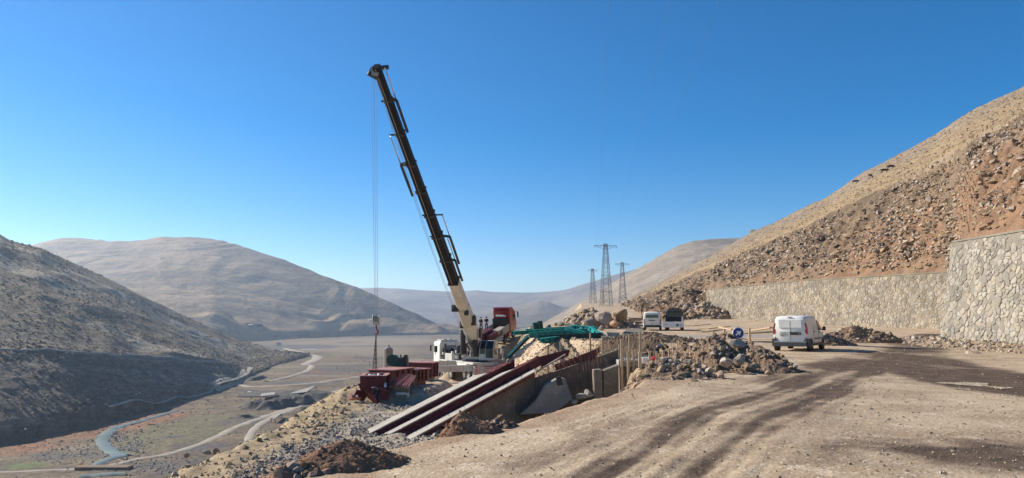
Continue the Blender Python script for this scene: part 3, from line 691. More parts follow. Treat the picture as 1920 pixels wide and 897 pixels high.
# ================================================================ STONE RETAINING WALLS
def clip_cell(c, nb):
    poly = [(c[0] - 2, c[1] - 2), (c[0] + 2, c[1] - 2), (c[0] + 2, c[1] + 2), (c[0] - 2, c[1] + 2)]
    for q in nb:
        mx, my = (c[0] + q[0]) / 2, (c[1] + q[1]) / 2; nx, ny = q[0] - c[0], q[1] - c[1]; out = []
        for i in range(len(poly)):
            a, b = poly[i], poly[(i + 1) % len(poly)]
            da = (a[0] - mx) * nx + (a[1] - my) * ny; db = (b[0] - mx) * nx + (b[1] - my) * ny
            if da <= 0: out.append(a)
            if (da < 0) != (db < 0):
                t = da / (da - db); out.append((a[0] + (b[0] - a[0]) * t, a[1] + (b[1] - a[1]) * t))
        poly = out
        if len(poly) < 3: return None
    return poly
def stone_wall(name, label, plan_pts, zb, zt, size, vis, seed, flatter=1.15, batter=.16, cope=.35, thick=.9, m_stone=m_stone, m_mortar=m_mortar):
    """plan_pts: foot of the face in plan, seen face on the right hand when walking along; zb/zt: heights at those points"""
    g = np.random.default_rng(seed)
    pts = np.array(plan_pts, float); seg = np.hypot(*(pts[1:] - pts[:-1]).T); S = np.concatenate([[0], np.cumsum(seg)]); L = S[-1]
    tan = np.gradient(pts, S, axis=0); tan /= np.linalg.norm(tan, axis=1)[:, None]
    def fr(s):
        x = np.interp(s, S, pts[:, 0]); y = np.interp(s, S, pts[:, 1]); tx = np.interp(s, S, tan[:, 0]); ty = np.interp(s, S, tan[:, 1])
        return x, y, ty, -tx                      # outward normal = right of direction
    def W(s, h, out=0):
        x, y, nx, ny = fr(s); b0 = np.interp(s, S, zb)
        return (x - nx * (batter * h) + nx * out, y - ny * (batter * h) + ny * out, b0 + h)
    Hs = lambda s: float(np.interp(s, S, zt) - np.interp(s, S, zb))
    root = empty(name, Vector(W(L / 2, 0)), label, 'retaining wall')
    inv = root.location
    def loc(p): return (p[0] - inv.x, p[1] - inv.y, p[2] - inv.z)
    # core with cope
    n = int(L / .6) + 2; ss = np.linspace(0, L, n); V = []; k = 14
    for s in ss:
        H = Hs(s)
        for j in range(k): V.append(loc(W(s, -1.2 + (H + 1.2) * j / (k - 1), 0 + .02 * g.normal())))
        V.append(loc(W(s, H + .02, -thick)))
        V.append(loc(W(s, -1.2, -thick - 2)))
    link('mortar_core', np_mesh('mortar_core', V, grid_faces(n, k + 2)), m_mortar, root)
    cb = MB()
    for a, b in zip(ss[:-1], ss[1:]):
        Ha, Hb = Hs(a), Hs(b)
        f = [loc(W(a, Ha - .02, .07)), loc(W(b, Hb - .02, .07)), loc(W(b, Hb - .02, -thick)), loc(W(a, Ha - .02, -thick))]
        cb.add(f + [(q[0], q[1], q[2] + cope * .35) for q in f], [(3, 2, 1, 0), (4, 5, 6, 7), (0, 1, 5, 4), (1, 2, 6, 5), (2, 3, 7, 6), (3, 0, 4, 7)])
    cb.build('coping', m_mortar, root)
    # cells
    cells = []; cw, ch = size * flatter, size / flatter
    Hm = max(zt[i] - zb[i] for i in range(len(zt))) + ch
    nx_, ny_ = int(L / cw) + 3, int(Hm / ch) + 3
    grid = {}
    for i in range(-1, nx_):
        for j in range(-1, ny_):
            grid[i, j] = ((i + (.5 if j % 2 else 0) + g.uniform(-.48, .48)) * cw, (j + g.uniform(-.46, .46)) * ch)
            if g.random() < .2: grid[i, j] = None
    out = []
    for (i, j), c in grid.items():
        if c is None or not (0 < c[0] < L) or not (-.2 < c[1] < Hs(c[0]) - .12): continue
        nb = [grid.get((i + a, j + b)) for a in (-2, -1, 0, 1, 2) for b in (-2, -1, 0, 1, 2) if (a or b)]
        po = clip_cell(c, [q for q in nb if q is not None])
        if po is None: continue
        Hc = Hs(c[0]); po = [(min(max(q[0], 0), L), min(max(q[1], -.3), Hc - .04)) for q in po]
        ar = .5 * sum(po[q][0] * po[(q + 1) % len(po)][1] - po[(q + 1) % len(po)][0] * po[q][1] for q in range(len(po)))
        if ar < .02: continue
        out.append((c, po, ar))
    def solid(c, po, rv):
        cx = sum(q[0] for q in po) / len(po); cy = sum(q[1] for q in po) / len(po); r = math.sqrt(max(.02, .25 * size * size))
        gap = g.uniform(.88, .98); d = g.uniform(.015, .07); o = []; n_ = len(po); ti, tj = g.uniform(-.04, .04, 2)
        pr = []                                   # round the corners once
        for q in range(n_):
            a, b = po[q], po[(q + 1) % n_]
            pr += [(a[0] * .72 + b[0] * .28, a[1] * .72 + b[1] * .28), (a[0] * .28 + b[0] * .72, a[1] * .28 + b[1] * .72)]
        for sc, dd in ((gap, -.06), (gap, d * .55), (gap * .78, d)):
            for q in pr:
                s_, h_ = cx + (q[0] - cx) * sc, cy + (q[1] - cy) * sc
                o.append(loc(W(s_, h_, dd + (ti * (q[0] - cx) + tj * (q[1] - cy)) * (dd > 0))))
        m = len(pr)
        f = [tuple(range(2 * m, 3 * m))] + [(k * m + q, k * m + (q + 1) % m, (k + 1) * m + (q + 1) % m, (k + 1) * m + q) for k in (0, 1) for q in range(m)]
        return o, f, rv
    def share(c, ar):
        p = W(c[0], c[1]); u = p[0] / p[1] * FPX + 960
        if p[1] < 5 or u > 1935 or u < 1310: return -1
        return ar / p[1] ** 2 if vis(c[0]) else -1
    out.sort(key=lambda t: -share(t[0], t[2]))
    rest = MB(); rr_ = []
    for k_, (c, po, ar) in enumerate(out):
        rv = float(g.random()); V, F, _ = solid(c, po, rv)
        if k_ < 298:
            me = bpy.data.meshes.new('stone'); me.from_pydata(V, [], F)
            at = me.attributes.new('rnd', 'FLOAT', 'POINT'); at.data.foreach_set('value', [rv] * len(V))
            link('stone', me, m_stone, root)
        else: rest.add(V, F); rr_ += [rv] * len(V)
    if rest.v:
        me = bpy.data.meshes.new('small_stones'); me.from_pydata(rest.v, [], rest.f)
        at = me.attributes.new('rnd', 'FLOAT', 'POINT'); at.data.foreach_set('value', rr_)
        tag(link('small_stones', me, m_stone, root), kind='stuff')
    return root, W
stone_wall('retaining_wall', 'long curving stone retaining wall behind the white vans, at the foot of the rocky cut',
           [(50.5, 176), (46.5, 168), (43.2, 162.5), (42, 157), (42.3, 150), (43.4, 141), (46.5, 116), (50, 84), (52.5, 66), (54, 56)],
           [1.3, 1.25, 1.15, .9, .8, .5, .1, -.1, -.1, -.1], [7.9, 8.0, 8.1, 8.15, 8.1, 8.0, 7.95, 7.15, 7.1, 7.1], .46, lambda s: True, 21, 1.25, batter=.08)
stone_wall('retaining_wall', 'tall pale stone retaining wall nearest the camera, with rubble along its foot',
           [(44, 53.6), (36, 52.4), (31.2, 51.9), (30.25, 51.5), (30, 50.6), (30, 46), (29.8, 42), (29.3, 30), (28.6, 18)],
           [.1] * 9, [7.1, 7.1, 7.1, 7.1, 7.1, 7.05, 7.0, 6.9, 6.8], .32, lambda s: s > 13, 22, 1.5, batter=.17, m_stone=m_stone_pale, m_mortar=m_mortar_pale)

# ================================================================ helpers for things
ORD = ['first', 'second', 'third', 'fourth', 'fifth', 'sixth', 'seventh', 'eighth', 'ninth', 'tenth', 'eleventh', 'twelfth', 'thirteenth', 'fourteenth', 'fifteenth', 'sixteenth', 'seventeenth', 'eighteenth', 'nineteenth', 'twentieth', 'twenty-first', 'twenty-second', 'twenty-third', 'twenty-fourth']
def local(o, m=None): return (lambda p: (m or Matrix.Translation(o.location)).inverted() @ Vector(p))
def pz(px, py, z):
    """point seen at a photo pixel on the level z"""
    d = ray(px, py); t = (z - EYE) / d.z; return Vector((0, 0, EYE)) + d * t
def text_mesh(name, s, size, m, parent, M, depth=.004):
    cu = bpy.data.curves.new(name, 'FONT'); cu.body = s; cu.size = size; cu.extrude = depth; cu.align_x = 'CENTER'; cu.align_y = 'CENTER'
    o = bpy.data.objects.new('tmp', cu); C.objects.link(o)
    me = bpy.data.meshes.new_from_object(o); bpy.data.objects.remove(o); me.materials.clear(); me.transform(M)
    return link(name, me, m, parent)
def disc_ring(mb, c, axis, r0, r1, t, n=24):
    """ring (r0 inner) of thickness t about axis"""
    a = Vector(axis).normalized(); u = a.cross(Vector((0, 0, 1)));
    if u.length < .1: u = Vector((1, 0, 0))
    u.normalize(); v = a.cross(u); c = Vector(c); vs = []; fs = []
    for k in range(n):
        d = u * math.cos(6.28318 * k / n) + v * math.sin(6.28318 * k / n)
        vs += [c + d * r0 - a * t / 2, c + d * r1 - a * t / 2, c + d * r1 + a * t / 2, c + d * r0 + a * t / 2]
    for k in range(n):
        i, j = 4 * k, 4 * ((k + 1) % n)
        for q in range(4): fs.append((i + q, i + (q + 1) % 4, j + (q + 1) % 4, j + q))
    mb.add(vs, fs)
WHEEL = {}
def wheel(parent, c, r, wd, axis=(1, 0, 0), rimmat=None, loc=None):
    key = (r, wd, id(rimmat))
    if key not in WHEEL:
        t = MB(); a = Vector((1, 0, 0))
        t.tube([(-wd / 2, 0, 0), (-wd / 2 + .03, 0, 0), (wd / 2 - .03, 0, 0), (wd / 2, 0, 0)], [r * .93, r, r, r * .93], 22, cap=False)
        disc_ring(t, (-wd / 2, 0, 0), a, r * .58, r * .935, .02, 22); disc_ring(t, (wd / 2, 0, 0), a, r * .58, r * .935, .02, 22)
        mb = MB(); mb.tube([(-wd / 2 + .04, 0, 0), (wd / 2 - .04, 0, 0)], r * .6, 16)
        for s in (-1, 1):
            mb.tube([(s * (wd / 2 - .05), 0, 0), (s * (wd / 2 + .005), 0, 0)], r * .16, 10)
            for k in range(5):
                an = k * 6.283 / 5; mb.bar((s * (wd / 2 - .03), 0, 0), (s * (wd / 2 - .03), math.cos(an) * r * .56, math.sin(an) * r * .56), .03, r * .16, up=(1, 0, 0))
        to = t.build('tyre', m_rubber); ro = mb.build('rim', rimmat or m_chrome)
        WHEEL[key] = (to.data, ro.data); bpy.data.objects.remove(to); bpy.data.objects.remove(ro)
    wo_ = bpy.data.objects.new('wheel', WHEEL[key][0]); C.objects.link(wo_); wo_.parent = parent; wo_.location = c
    rm = bpy.data.objects.new('rim', WHEEL[key][1]); C.objects.link(rm); rm.parent = wo_
    return wo_

# ================================================================ MOBILE CRANE
cr = empty('mobile_crane', (-4.4, 87, -5.62), 'tall white mobile crane with dark telescopic boom raised over the slope', 'crane', rz=R(27))
M_cr = Matrix.Translation(cr.location) @ Matrix.Rotation(R(27), 4, 'Z'); toC = M_cr.inverted()
b = MB(); b.box((0, 3.2, 1.75), (2.2, 12.6, .8)).box((0, -2.9, 1.35), (3.0, .5, 1.2)); b.build('chassis', m_cream, cr, .03)
b = MB(); b.box((0, .2, 2.25), (3.3, 6.6, .22)).box((0, 6.2, 2.2), (3.1, 4.2, .16)).box((-1.45, 4.3, 2.7), (.5, 2.2, .85)).box((1.45, 4.3, 2.6), (.5, 2.0, .7)); b.build('deck', m_cream, cr, .03)
b = MB()
for s in (-1, 1): b.box((s * 1.5, 2.6, 1.75), (.3, 7.6, .75)).box((s * 1.5, 7.1, 1.4), (.35, 1.2, .7))
b.build('side_lockers', m_white, cr, .03)
cab = MB(); cab.prism([(-1.4, 8.0, 1.5), (1.4, 8.0, 1.5), (1.4, 8.0, 4.25), (1.25, 8.0, 4.5), (-1.25, 8.0, 4.5), (-1.4, 8.0, 4.25)], (0, 2.2, 0))
co = cab.build('driver_cab', m_white, cr, .08)
g_ = MB(); g_.box((0, 10.21, 3.55), (2.4, .03, .95)).box((-1.41, 9.4, 3.5), (.03, 1.1, .8)).box((1.41, 9.4, 3.5), (.03, 1.1, .8)); g_.build('window', m_glass, co)
g_ = MB(); g_.box((0, 7.985, 3.2), (1.7, .03, 1.6)); g_.build('rear_panel', m_greypaint, co)
b = MB(); b.box((0, 9.0, 4.62), (2.3, 1.5, .16)).box((-.6, 8.4, 4.72), (.5, .4, .14)).box((.5, 9.2, 4.73), (.5, .3, .14)); b.build('roof_unit', m_cream, co, .04)
b = MB()
for s in (-1, 1): b.bar((s * 1.4, 10, 4.0), (s * 1.75, 10.1, 4.0), .05).box((s * 1.85, 10.1, 3.6), (.22, .12, .75))
b.build('mirror', m_plastic, co)
for s in (-1, 1):
    for y in (-1.5, -.1, 4.0, 6.2, 8.8): wheel(cr, (s * 1.32, y, .66), .66, .42, rimmat=m_cream)
b = MB()                                           # engine and hydraulics behind the cab
for k in range(26): b.box((random.uniform(-1.25, 1.25), random.uniform(5.2, 7.7), random.uniform(2.5, 3.6)), (random.uniform(.15, .6), random.uniform(.2, .7), random.uniform(.2, .9)))
b.tube([(-1.1, 6.8, 2.3), (-1.1, 6.8, 4.3)], .14, 10).build('engine', m_black, cr, .02)
for k in range(9): MB().box((random.uniform(-1.3, 1.2), random.uniform(4.6, 7.2), random.uniform(2.5, 3.2)), (random.uniform(.2, .6), random.uniform(.2, .5), random.uniform(.2, .7))).build('equipment_box', m_cream, cr, .03)
# outriggers: beam, jack with pad; red chevrons on the beams
for y, zz, s, L_ in ((-2.45, 1.75, -1, 5.7), (2.3, 2.0, -1, 5.9), (-2.45, 1.75, 1, 4.9), (2.3, 2.0, 1, 4.9)):
    b = MB(); b.box((s * (L_ + .6) / 2, y, zz), (L_ - .6, .42, .72)); ob = b.build('outrigger_beam', m_cream, cr, .02)
    j = MB(); j.tube([(s * L_, y, zz + .5), (s * L_, y, .9)], .15, 10).build('jack', m_cream, ob, 0)
    j = MB(); j.tube([(s * L_, y, .9), (s * L_, y, .1)], .1, 10); j.tube([(s * L_, y, .12), (s * L_, y, .02)], .38, 14).build('foot_pad', m_greypaint, ob)
    j = MB()
    for q in (2.6, 4.2):
        for k in (-1, 1): j.bar((s * q, y - .215, zz + .02), (s * (q + .14), y - .215, zz + .2 * k), .05, .012, up=(0, 1, 0))
    j.build('chevron_mark', m_redink, ob)
# rear face with its red and white panels
b = MB(); b.box((-1.25, -3.18, 1.35), (.55, .04, 1.25)).box((1.5, -3.17, 1.65), (.42, .04, .62)); b.build('warning_panel', m_pinkink, cr)
b = MB(); b.box((.25, -3.18, 1.35), (1.5, .05, 1.3)).box((-.6, -3.22, 1.25), (.42, .16, 1.35)); rp = b.build('rear_panel', m_cream, cr, .02)
b = MB(); b.box((.25, -3.215, 1.92), (1.35, .012, .1)).build('red_stripe', m_redink, rp)
Mr = Matrix.Translation((.25, -3.212, 1.68)) @ Matrix.Rotation(R(90), 4, 'X')
text_mesh('lettering', 'UZUN ARAÇ', .19, m_redink, rp, Mr)
b = MB()
for k in range(5): b.box((-1.25, -3.206, .85 + .24 * k), (.22, .012, .1))
for q in (-.1, .5): b.tube([(q, -3.19, 1.32), (q, -3.24, 1.32)], .06, 10)
b.build('red_marks', m_redink, cr)
b = MB(); b.tube([(1.5, -3.2, 1.75), (1.5, -3.215, 1.75)], .2, 16).build('orange_disc', m_orange, cr)
b = MB(); b.box((.25, -3.215, .95), (.7, .02, .25)).box((1.05, -3.1, 1.3), (.12, .2, 1.1)); b.build('rear_step', m_black, cr)
# turntable, superstructure, operator cab
F_ = P(897, 655, 88); T_ = P(708, 131, 57)
bd = (T_ - F_).normalized(); bs = Vector((-bd.y, bd.x, 0)).normalized() * -1            # side: towards the left of the picture
bs = bd.cross(Vector((0, 0, 1))).normalized();
if bs.x > 0: bs = -bs
bu = bs.cross(bd); bu = bu if bu.z > 0 else -bu
fh = Vector((bd.x, bd.y, 0)).normalized(); sl_ = -bs                                     # superstructure axes: forward, right of picture
def sup(f, s, z): return toC @ (Vector((-4.4, 87, -5.62)) + fh * f + sl_ * s + Vector((0, 0, z)))
RS = (toC.to_3x3() @ Matrix((sl_, fh, Vector((0, 0, 1)))).transposed()).to_4x4()
b = MB(); b.tube([sup(0, 0, 2.36), sup(0, 0, 2.62)], 1.55, 28); b.build('turntable', m_black, cr)
b = MB(); b.box(sup(-1.2, .1, 2.8), (2.3, 5.0, .36), RS).box(sup(-3.4, 0, 3.3), (2.7, 1.0, 1.3), RS); 
for s in (-.62, .62): b.prism([sup(.4, s, 2.9), sup(-2.2, s, 2.9), sup(-1.6, s, 4.3), sup(-.6, s, 4.5)], (RS @ Vector((.12, 0, 0))))
b.build('superstructure', m_cream, cr, .03)
b = MB(); b.box(sup(-4.3, 0, 3.2), (3.0, .9, 1.5), RS); b.build('counterweight', m_greypaint, cr, .05)
b = MB(); b.tube([sup(-2.6, -.5, 3.7), sup(-2.6, .5, 3.7)], .42, 18); b.build('winch_drum', m_black, cr)
b = MB()
for k in range(34):
    b.box(sup(random.uniform(-1.2, 1.1), random.uniform(-1.9, .5), random.uniform(2.9, 4.4)), (random.uniform(.1, .4), random.uniform(.1, .4), random.uniform(.1, .7)), RS)
for k in range(9):
    s = random.uniform(-1.8, .4); b.tube([sup(.9, s, 2.8), sup(1.0, s + .1, 3.5 + random.random()), sup(.2, s + .3, 4.2)], .05, 6)
b.build('hydraulic_unit', m_black, cr)
b = MB()
for k in range(8): b.box(sup(random.uniform(.2, 1.3), random.uniform(-1.9, .4), random.uniform(2.8, 3.6)), (random.uniform(.15, .4), random.uniform(.1, .3), random.uniform(.15, .6)), RS)
b.bar(sup(1.2, -1.3, 2.9), sup(.4, -.3, 3.9), .12).build('valve_block', m_cream, cr)
oc = MB(); poly = [sup(1.5, .85, 2.55), sup(-.9, .85, 2.55), sup(-.9, .85, 4.75), sup(.6, .85, 4.85), sup(1.45, .85, 3.9)]
oc.prism(poly, RS @ Vector((1.75, 0, 0))); oco = oc.build('operator_cab', m_cream, cr, .06)
b = MB(); b.prism([sup(1.52, .98, 3.3), sup(1.50, .98, 3.9), sup(.72, .98, 4.8), sup(.66, .98, 4.7)], RS @ Vector((.6, 0, 0))); b.build('front_window', m_glass, oco)
b = MB(); b.prism([sup(1.545, 1.68, 2.85), sup(1.50, 1.68, 3.9), sup(.72, 1.68, 4.8), sup(.66, 1.68, 4.7)], RS @ Vector((.85, 0, 0))); b.build('window', m_glass, oco)
b = MB(); b.prism([sup(1.15, 2.62, 3.2), sup(-.7, 2.62, 3.2), sup(-.7, 2.62, 4.6), sup(.5, 2.62, 4.65), sup(1.15, 2.62, 3.95)], RS @ Vector((.03, 0, 0))); b.build('side_window', m_glass, oco)
b = MB(); b.tube([sup(-1.4, 1.5, 2.7), sup(-1.4, 1.5, 3.9)], .3, 12); b.tube([sup(-1.2, 3.0, 2.7), sup(-1.2, 3.0, 3.8)], .16, 10).build('tank', m_cream, cr)
# boom
def proj(p):
    p = Vector(p) - Vector((0, 0, EYE)); cz = p.y * CP + p.z * SP; cy = -p.y * SP + p.z * CP
    return 960 + FPX * p.x / cz, 448.5 - FPX * cy / cz
def t_of(py):
    a, b_ = -.3, 1.2
    for _ in range(40):
        m = (a + b_) / 2
        if proj(F_.lerp(T_, m))[1] > py: a = m
        else: b_ = m
    return a
LB = (T_ - F_).length
def BP(t, s=0, u=0): return toC @ (F_.lerp(T_, t) + (-bs) * s + bu * u)      # s: to the right of the picture
def boom_box(name, t0, t1, w0, w1, mt, ch=.16):
    b = MB(); vs = []
    for t, w_ in ((t0, w0), (t1, w1)):
        h = w_ * 1.12 / 2; w2 = w_ / 2; c = w_ * ch
        for s, u in ((-w2, -h + c), (-w2 + c, -h), (w2 - c, -h), (w2, -h + c), (w2, h - c), (w2 - c, h), (-w2 + c, h), (-w2, h - c)): vs.append(BP(t, s, u))
    b.add(vs, [tuple(range(8)), tuple(range(15, 7, -1))] + [(k, k + 8, (k + 1) % 8 + 8, (k + 1) % 8) for k in range(8)])
    return b.build(name, mt, cr)
tw = t_of(527)
boom_box('boom_base', -.03, .10, .8, 1.3, m_cream); boom_box('boom_base', .10, t_of(575), 1.38, 1.28, m_cream); boom_box('boom_base', t_of(575) + .001, tw, 1.18, 1.08, m_cream)
ysec = [527, 484, 441, 401, 357, 307, 250, 187, 126]
w0 = 1.02
for k, (a, c_) in enumerate(zip(ysec[:-1], ysec[1:])):
    wk = w0 - k * .062; boom_box('boom_section', t_of(a), t_of(c_) + .002, wk, wk - .02, m_boom)
    b = MB()                                         # wear strip along the section
    b.bar(BP(t_of(a), -.05 * wk, -wk * .57), BP(t_of(c_), -.05 * wk, -wk * .57), .05, .03, up=tuple(bu)); b.build('wear_strip', m_greypaint, cr)
def collar(py, w_, right=0, left=0, th=.09):
    t = t_of(py); b = MB(); dt = th / LB; vs = []
    for tt in (t - dt, t + dt):
        h = w_ * .62
        for s, u in ((-w_ * .56, -h), (w_ * .56, -h), (w_ * .56, h), (-w_ * .56, h)): vs.append(BP(tt, s, u))
    b.add(vs, [(0, 1, 2, 3), (7, 6, 5, 4)] + [(k, k + 4, (k + 1) % 4 + 4, (k + 1) % 4) for k in range(4)])
    co_ = b.build('collar', m_black, cr)
    for d_, sg_ in ((right, 1), (left, -1)):
        if d_ > .05: MB().bar(BP(t, sg_ * w_ * .5, -.2), BP(t, sg_ * (w_ * .56 + d_), -.2), .12, .14).build('arm', m_black, co_)
for k, (y_, r_, l_) in enumerate(((527, 0, 0), (484, .35, 0), (441, .45, .25), (401, .95, .25), (357, .1, .1), (307, .1, .55), (250, .2, .6), (187, .5, .25))): collar(y_, w0 - k * .062, r_, l_)
def ram(ya, yb, yc, s, side):
    """rod from ya to yb, cylinder from yb to yc, standing off the boom"""
    b = MB(); b.tube([BP(t_of(ya), s * side, -.2), BP(t_of(yb), s * side, -.2)], .055, 8); r0 = b.build('ram_rod', m_chrome, cr, smooth=True)
    b = MB(); b.tube([BP(t_of(yb), s * side, -.2), BP(t_of(yc), s * side, -.2)], .13, 10); b.bar(BP(t_of(yb), s * side, -.2), BP(t_of(yb) + .006, .2 * side, -.2), .25).build('ram_cylinder', m_black, cr)
ram(126, 187, 246, .78, 1); ram(252, 306, 364, .95, -1); ram(402, 442, 492, 1.35, 1); ram(446, 486, 524, 1.05, 1)
# boom head and sheave
b = MB(); b.bar(BP(1.004, -.35, 0), BP(1.004, 1.0, 0), .22, .3); b.bar(BP(.985, -.1, -.3), BP(1.0, -.75, -.35), .35, .3).build('boom_head', m_black, cr)
sh = toC @ P(702.5, 134, 57); ax = toC.to_3x3() @ Vector((.1, 1, 0))
b = MB(); disc_ring(b, sh, ax, .06, .42, .26, 24); b.build('sheave', m_greypaint, cr)
# knuckle, luffing cylinders
for q_, d_ in ((BP(t_of(573), -.75, -.4), (.8, .8, .8)), (BP(t_of(577), .5, -.75), (.5, .3, .6)), (BP(.03, .55, -.6), (.25, .25, 1.6)), (BP(.135, -.75, -.3), (.5, .5, .9)), (BP(.15, .75, -.2), (.5, .7, 1.1)), (BP(.08, .9, .1), (.3, .5, 1.2))): MB().box(q_, d_, RS).build('knuckle', m_black, cr, .08)
for (pa, pb, pc) in (((868, 663), (868, 620), (868, 590)), ((891, 668), (890, 620), (889, 590))):
    D = 85.6
    b = MB(); b.tube([toC @ P(*pa, D), toC @ P(*pb, D)], .3, 12)
    for k in range(9):
        q = (toC @ P(*pa, D)).lerp(toC @ P(*pb, D), k / 8); b.tube([q + Vector((0, 0, -.05)), q + Vector((0, 0, .05))], .36, 12)
    lc = b.build('luffing_cylinder', m_black, cr)
    b = MB(); b.tube([toC @ P(*pb, D), toC @ P(*pc, D)], .13, 10).build('rod', m_chrome, lc, smooth=True)
b = MB(); b.tube([BP(.13, -.75, -.4), BP(-.0, -.35, -.9)], .14, 8); b.tube([BP(.12, -.45, -.6), BP(.01, -.1, -.95)], .09, 8).build('hydraulic_ram', m_chrome, cr)
# hoist ropes
hook_top = Vector((sh_w := P(704, 134, 57)).to_tuple()); hz = P(706, 590, 57)
b = MB()
for dx, dd in ((-.28, .1), (-.05, 0), (.14, .1)):
    b.tube([toC @ (P(702.5, 134, 57) + Vector((dx, dd, -.2))), toC @ Vector((hz.x + dx * .5, 57 + dd, hz.z))], .014, 5)
b.build('hoist_rope', m_greypaint, cr)
b = MB(); b.tube([toC @ P(703, 140, 57), BP(.55, -.85, -.6), BP(.14, -.95, -.7)], .02, 5); b.tube([toC @ P(705, 140, 57), BP(.5, -.75, -.6), BP(.14, -.8, -.6)], .018, 5).build('return_rope', m_greypaint, cr)
# hook block with its slings
hb = empty('hook_block', (hz.x, 57, hz.z - .75), 'white crane hook block hanging on its ropes, with long sling chains below', 'hook block')
b = MB()
for s in (-1, 1): b.prism([(s * .24 - .03, -.26, -.1), (s * .24 - .03, .26, -.1), (s * .24 - .03, .3, .55), (s * .24 - .03, .12, .75), (s * .24 - .03, -.12, .75), (s * .24 - .03, -.3, .55)], (.06, 0, 0))
b.box((0, 0, .1), (.42, .3, .3)).build('cheek_plate', m_cream, hb, .02)
b = MB(); disc_ring(b, (-.08, 0, .42), (1, 0, 0), .05, .3, .12); disc_ring(b, (.1, 0, .42), (1, 0, 0), .05, .3, .12); b.build('sheave', m_greypaint, hb)
b = MB(); b.tube([(0, 0, 0), (0, 0, -.35), (.12, 0, -.5), (.14, 0, -.68), (0, 0, -.8), (-.13, 0, -.72)], [.06, .06, .07, .07, .06, .03], 8); b.build('hook', m_truckred, hb, smooth=True)
zb_ = -3.9 - hb.location.z
for k, (ex, ey) in enumerate(((-.22, -.5), (-.10, .3), (.03, -.4), (.10, .3))):
    b = MB(); n_ = 26
    for q in range(n_):
        a_ = Vector((0, 0, -.75)).lerp(Vector((ex, ey, zb_)), q / n_); c_ = Vector((0, 0, -.75)).lerp(Vector((ex, ey, zb_)), (q + .85) / n_); b.bar(a_, c_, .075 if q % 2 else .04, .04 if q % 2 else .075)
    b.build('sling_chain', m_rust if k % 2 else m_black, hb)

# ================================================================ RED LORRY
A_ = P(893, 648, 94); B_ = P(943, 617, 103)
u_ = (B_ - A_).normalized(); r_ = u_.cross(Vector((0, 0, 1))).normalized(); z_ = r_.cross(u_)
Mt = Matrix((r_, u_, z_)).transposed().to_4x4(); Mt.translation = A_ - z_ * 1.2
tr = bpy.data.objects.new('flatbed_lorry', None); C.objects.link(tr); tr.matrix_world = Mt
tag(tr, 'red flatbed lorry with open side boards parked facing away behind the crane', 'lorry')
b = MB(); b.box((0, 4.6, .8), (.9, 11.2, .3)); b.box((0, 8, .8), (2.2, .3, .3)); b.build('chassis', m_black, tr)
b = MB(); b.box((0, 4.5, 1.12), (2.5, 9.4, .16)); b.build('bed_floor', m_oldwood, tr)
b = MB(); b.box((0, 9.25, 2.0), (2.5, .1, 1.65)); b.box((0, 9.18, 2.75), (2.5, .06, .1)).build('headboard', m_black, tr)
def board(name, y0, y1, s, ang, h=.62):
    M = Matrix.Translation((s * 1.26, 0, 1.14)) @ Matrix.Rotation(ang * s, 4, 'Y'); o = MB()
    o.box(M @ Vector((0, (y0 + y1) / 2, h / 2)), (.05, y1 - y0, h), M.to_3x3().to_4x4()); r = o.build('side_board', m_greypaint, tr, .01)
    q = MB()
    for k in range(3): q.bar(M @ Vector((s * .03, y0 + .02, h * (.2 + .3 * k))), M @ Vector((s * .03, y1 - .02, h * (.2 + .3 * k))), .03)
    q.build('rib', m_greypaint, r)
board('a', 6.3, 9.1, 1, R(0), .95); board('a', 3.3, 6.2, 1, R(172)); board('a', .2, 3.2, 1, R(172)); board('a', 5.6, 9.1, -1, R(-4), .95); board('a', .2, 5.4, -1, R(178))
cab = MB(); cab.prism([(-1.25, 9.6, .75), (-1.25, 12.0, .75), (-1.25, 12.15, 1.7), (-1.25, 12.0, 3.2), (-1.25, 11.5, 3.75), (-1.25, 9.6, 3.9)], (2.5, 0, 0))
cb = cab.build('cab', m_truckred, tr, .07)
b = MB()
for s in (-1, 1): b.box((s * 1.265, 11.2, 2.6), (.02, .9, .75))
b.box((0, 12.12, 2.6), (2.2, .03, .9)); b.build('window', m_glass, cb)
b = MB(); b.prism([(-1.2, 9.75, 3.88), (-1.2, 11.3, 3.8), (-1.2, 11.0, 4.15), (-1.2, 9.6, 4.3)], (2.4, 0, 0)); b.build('roof_spoiler', m_truckred, cb, .04)
b = MB(); b.box((0, 9.4, 3.15), (1.5, .2, .3)); b.build('rolled_canvas', m_cream, cb, .06)
b = MB()
for s in (-1, 1): b.bar((s * 1.2, 11.9, 3.2), (s * 1.55, 12.0, 3.2), .05).box((s * 1.6, 12.0, 2.85), (.16, .14, .85))
b.build('mirror', m_plastic, cb)
for y in (1.0, 2.4, 7.6, 11.0):
    for s in (-1, 1): wheel(tr, (s * 1.02, y, .2), .52, .3, rimmat=m_greypaint)
b = MB(); b.box((1.0, 9.3, .55), (.5, .9, .6)).box((-1.0, 9.3, .55), (.5, .9, .6)); b.build('fuel_tank', m_truckred, tr, .04)
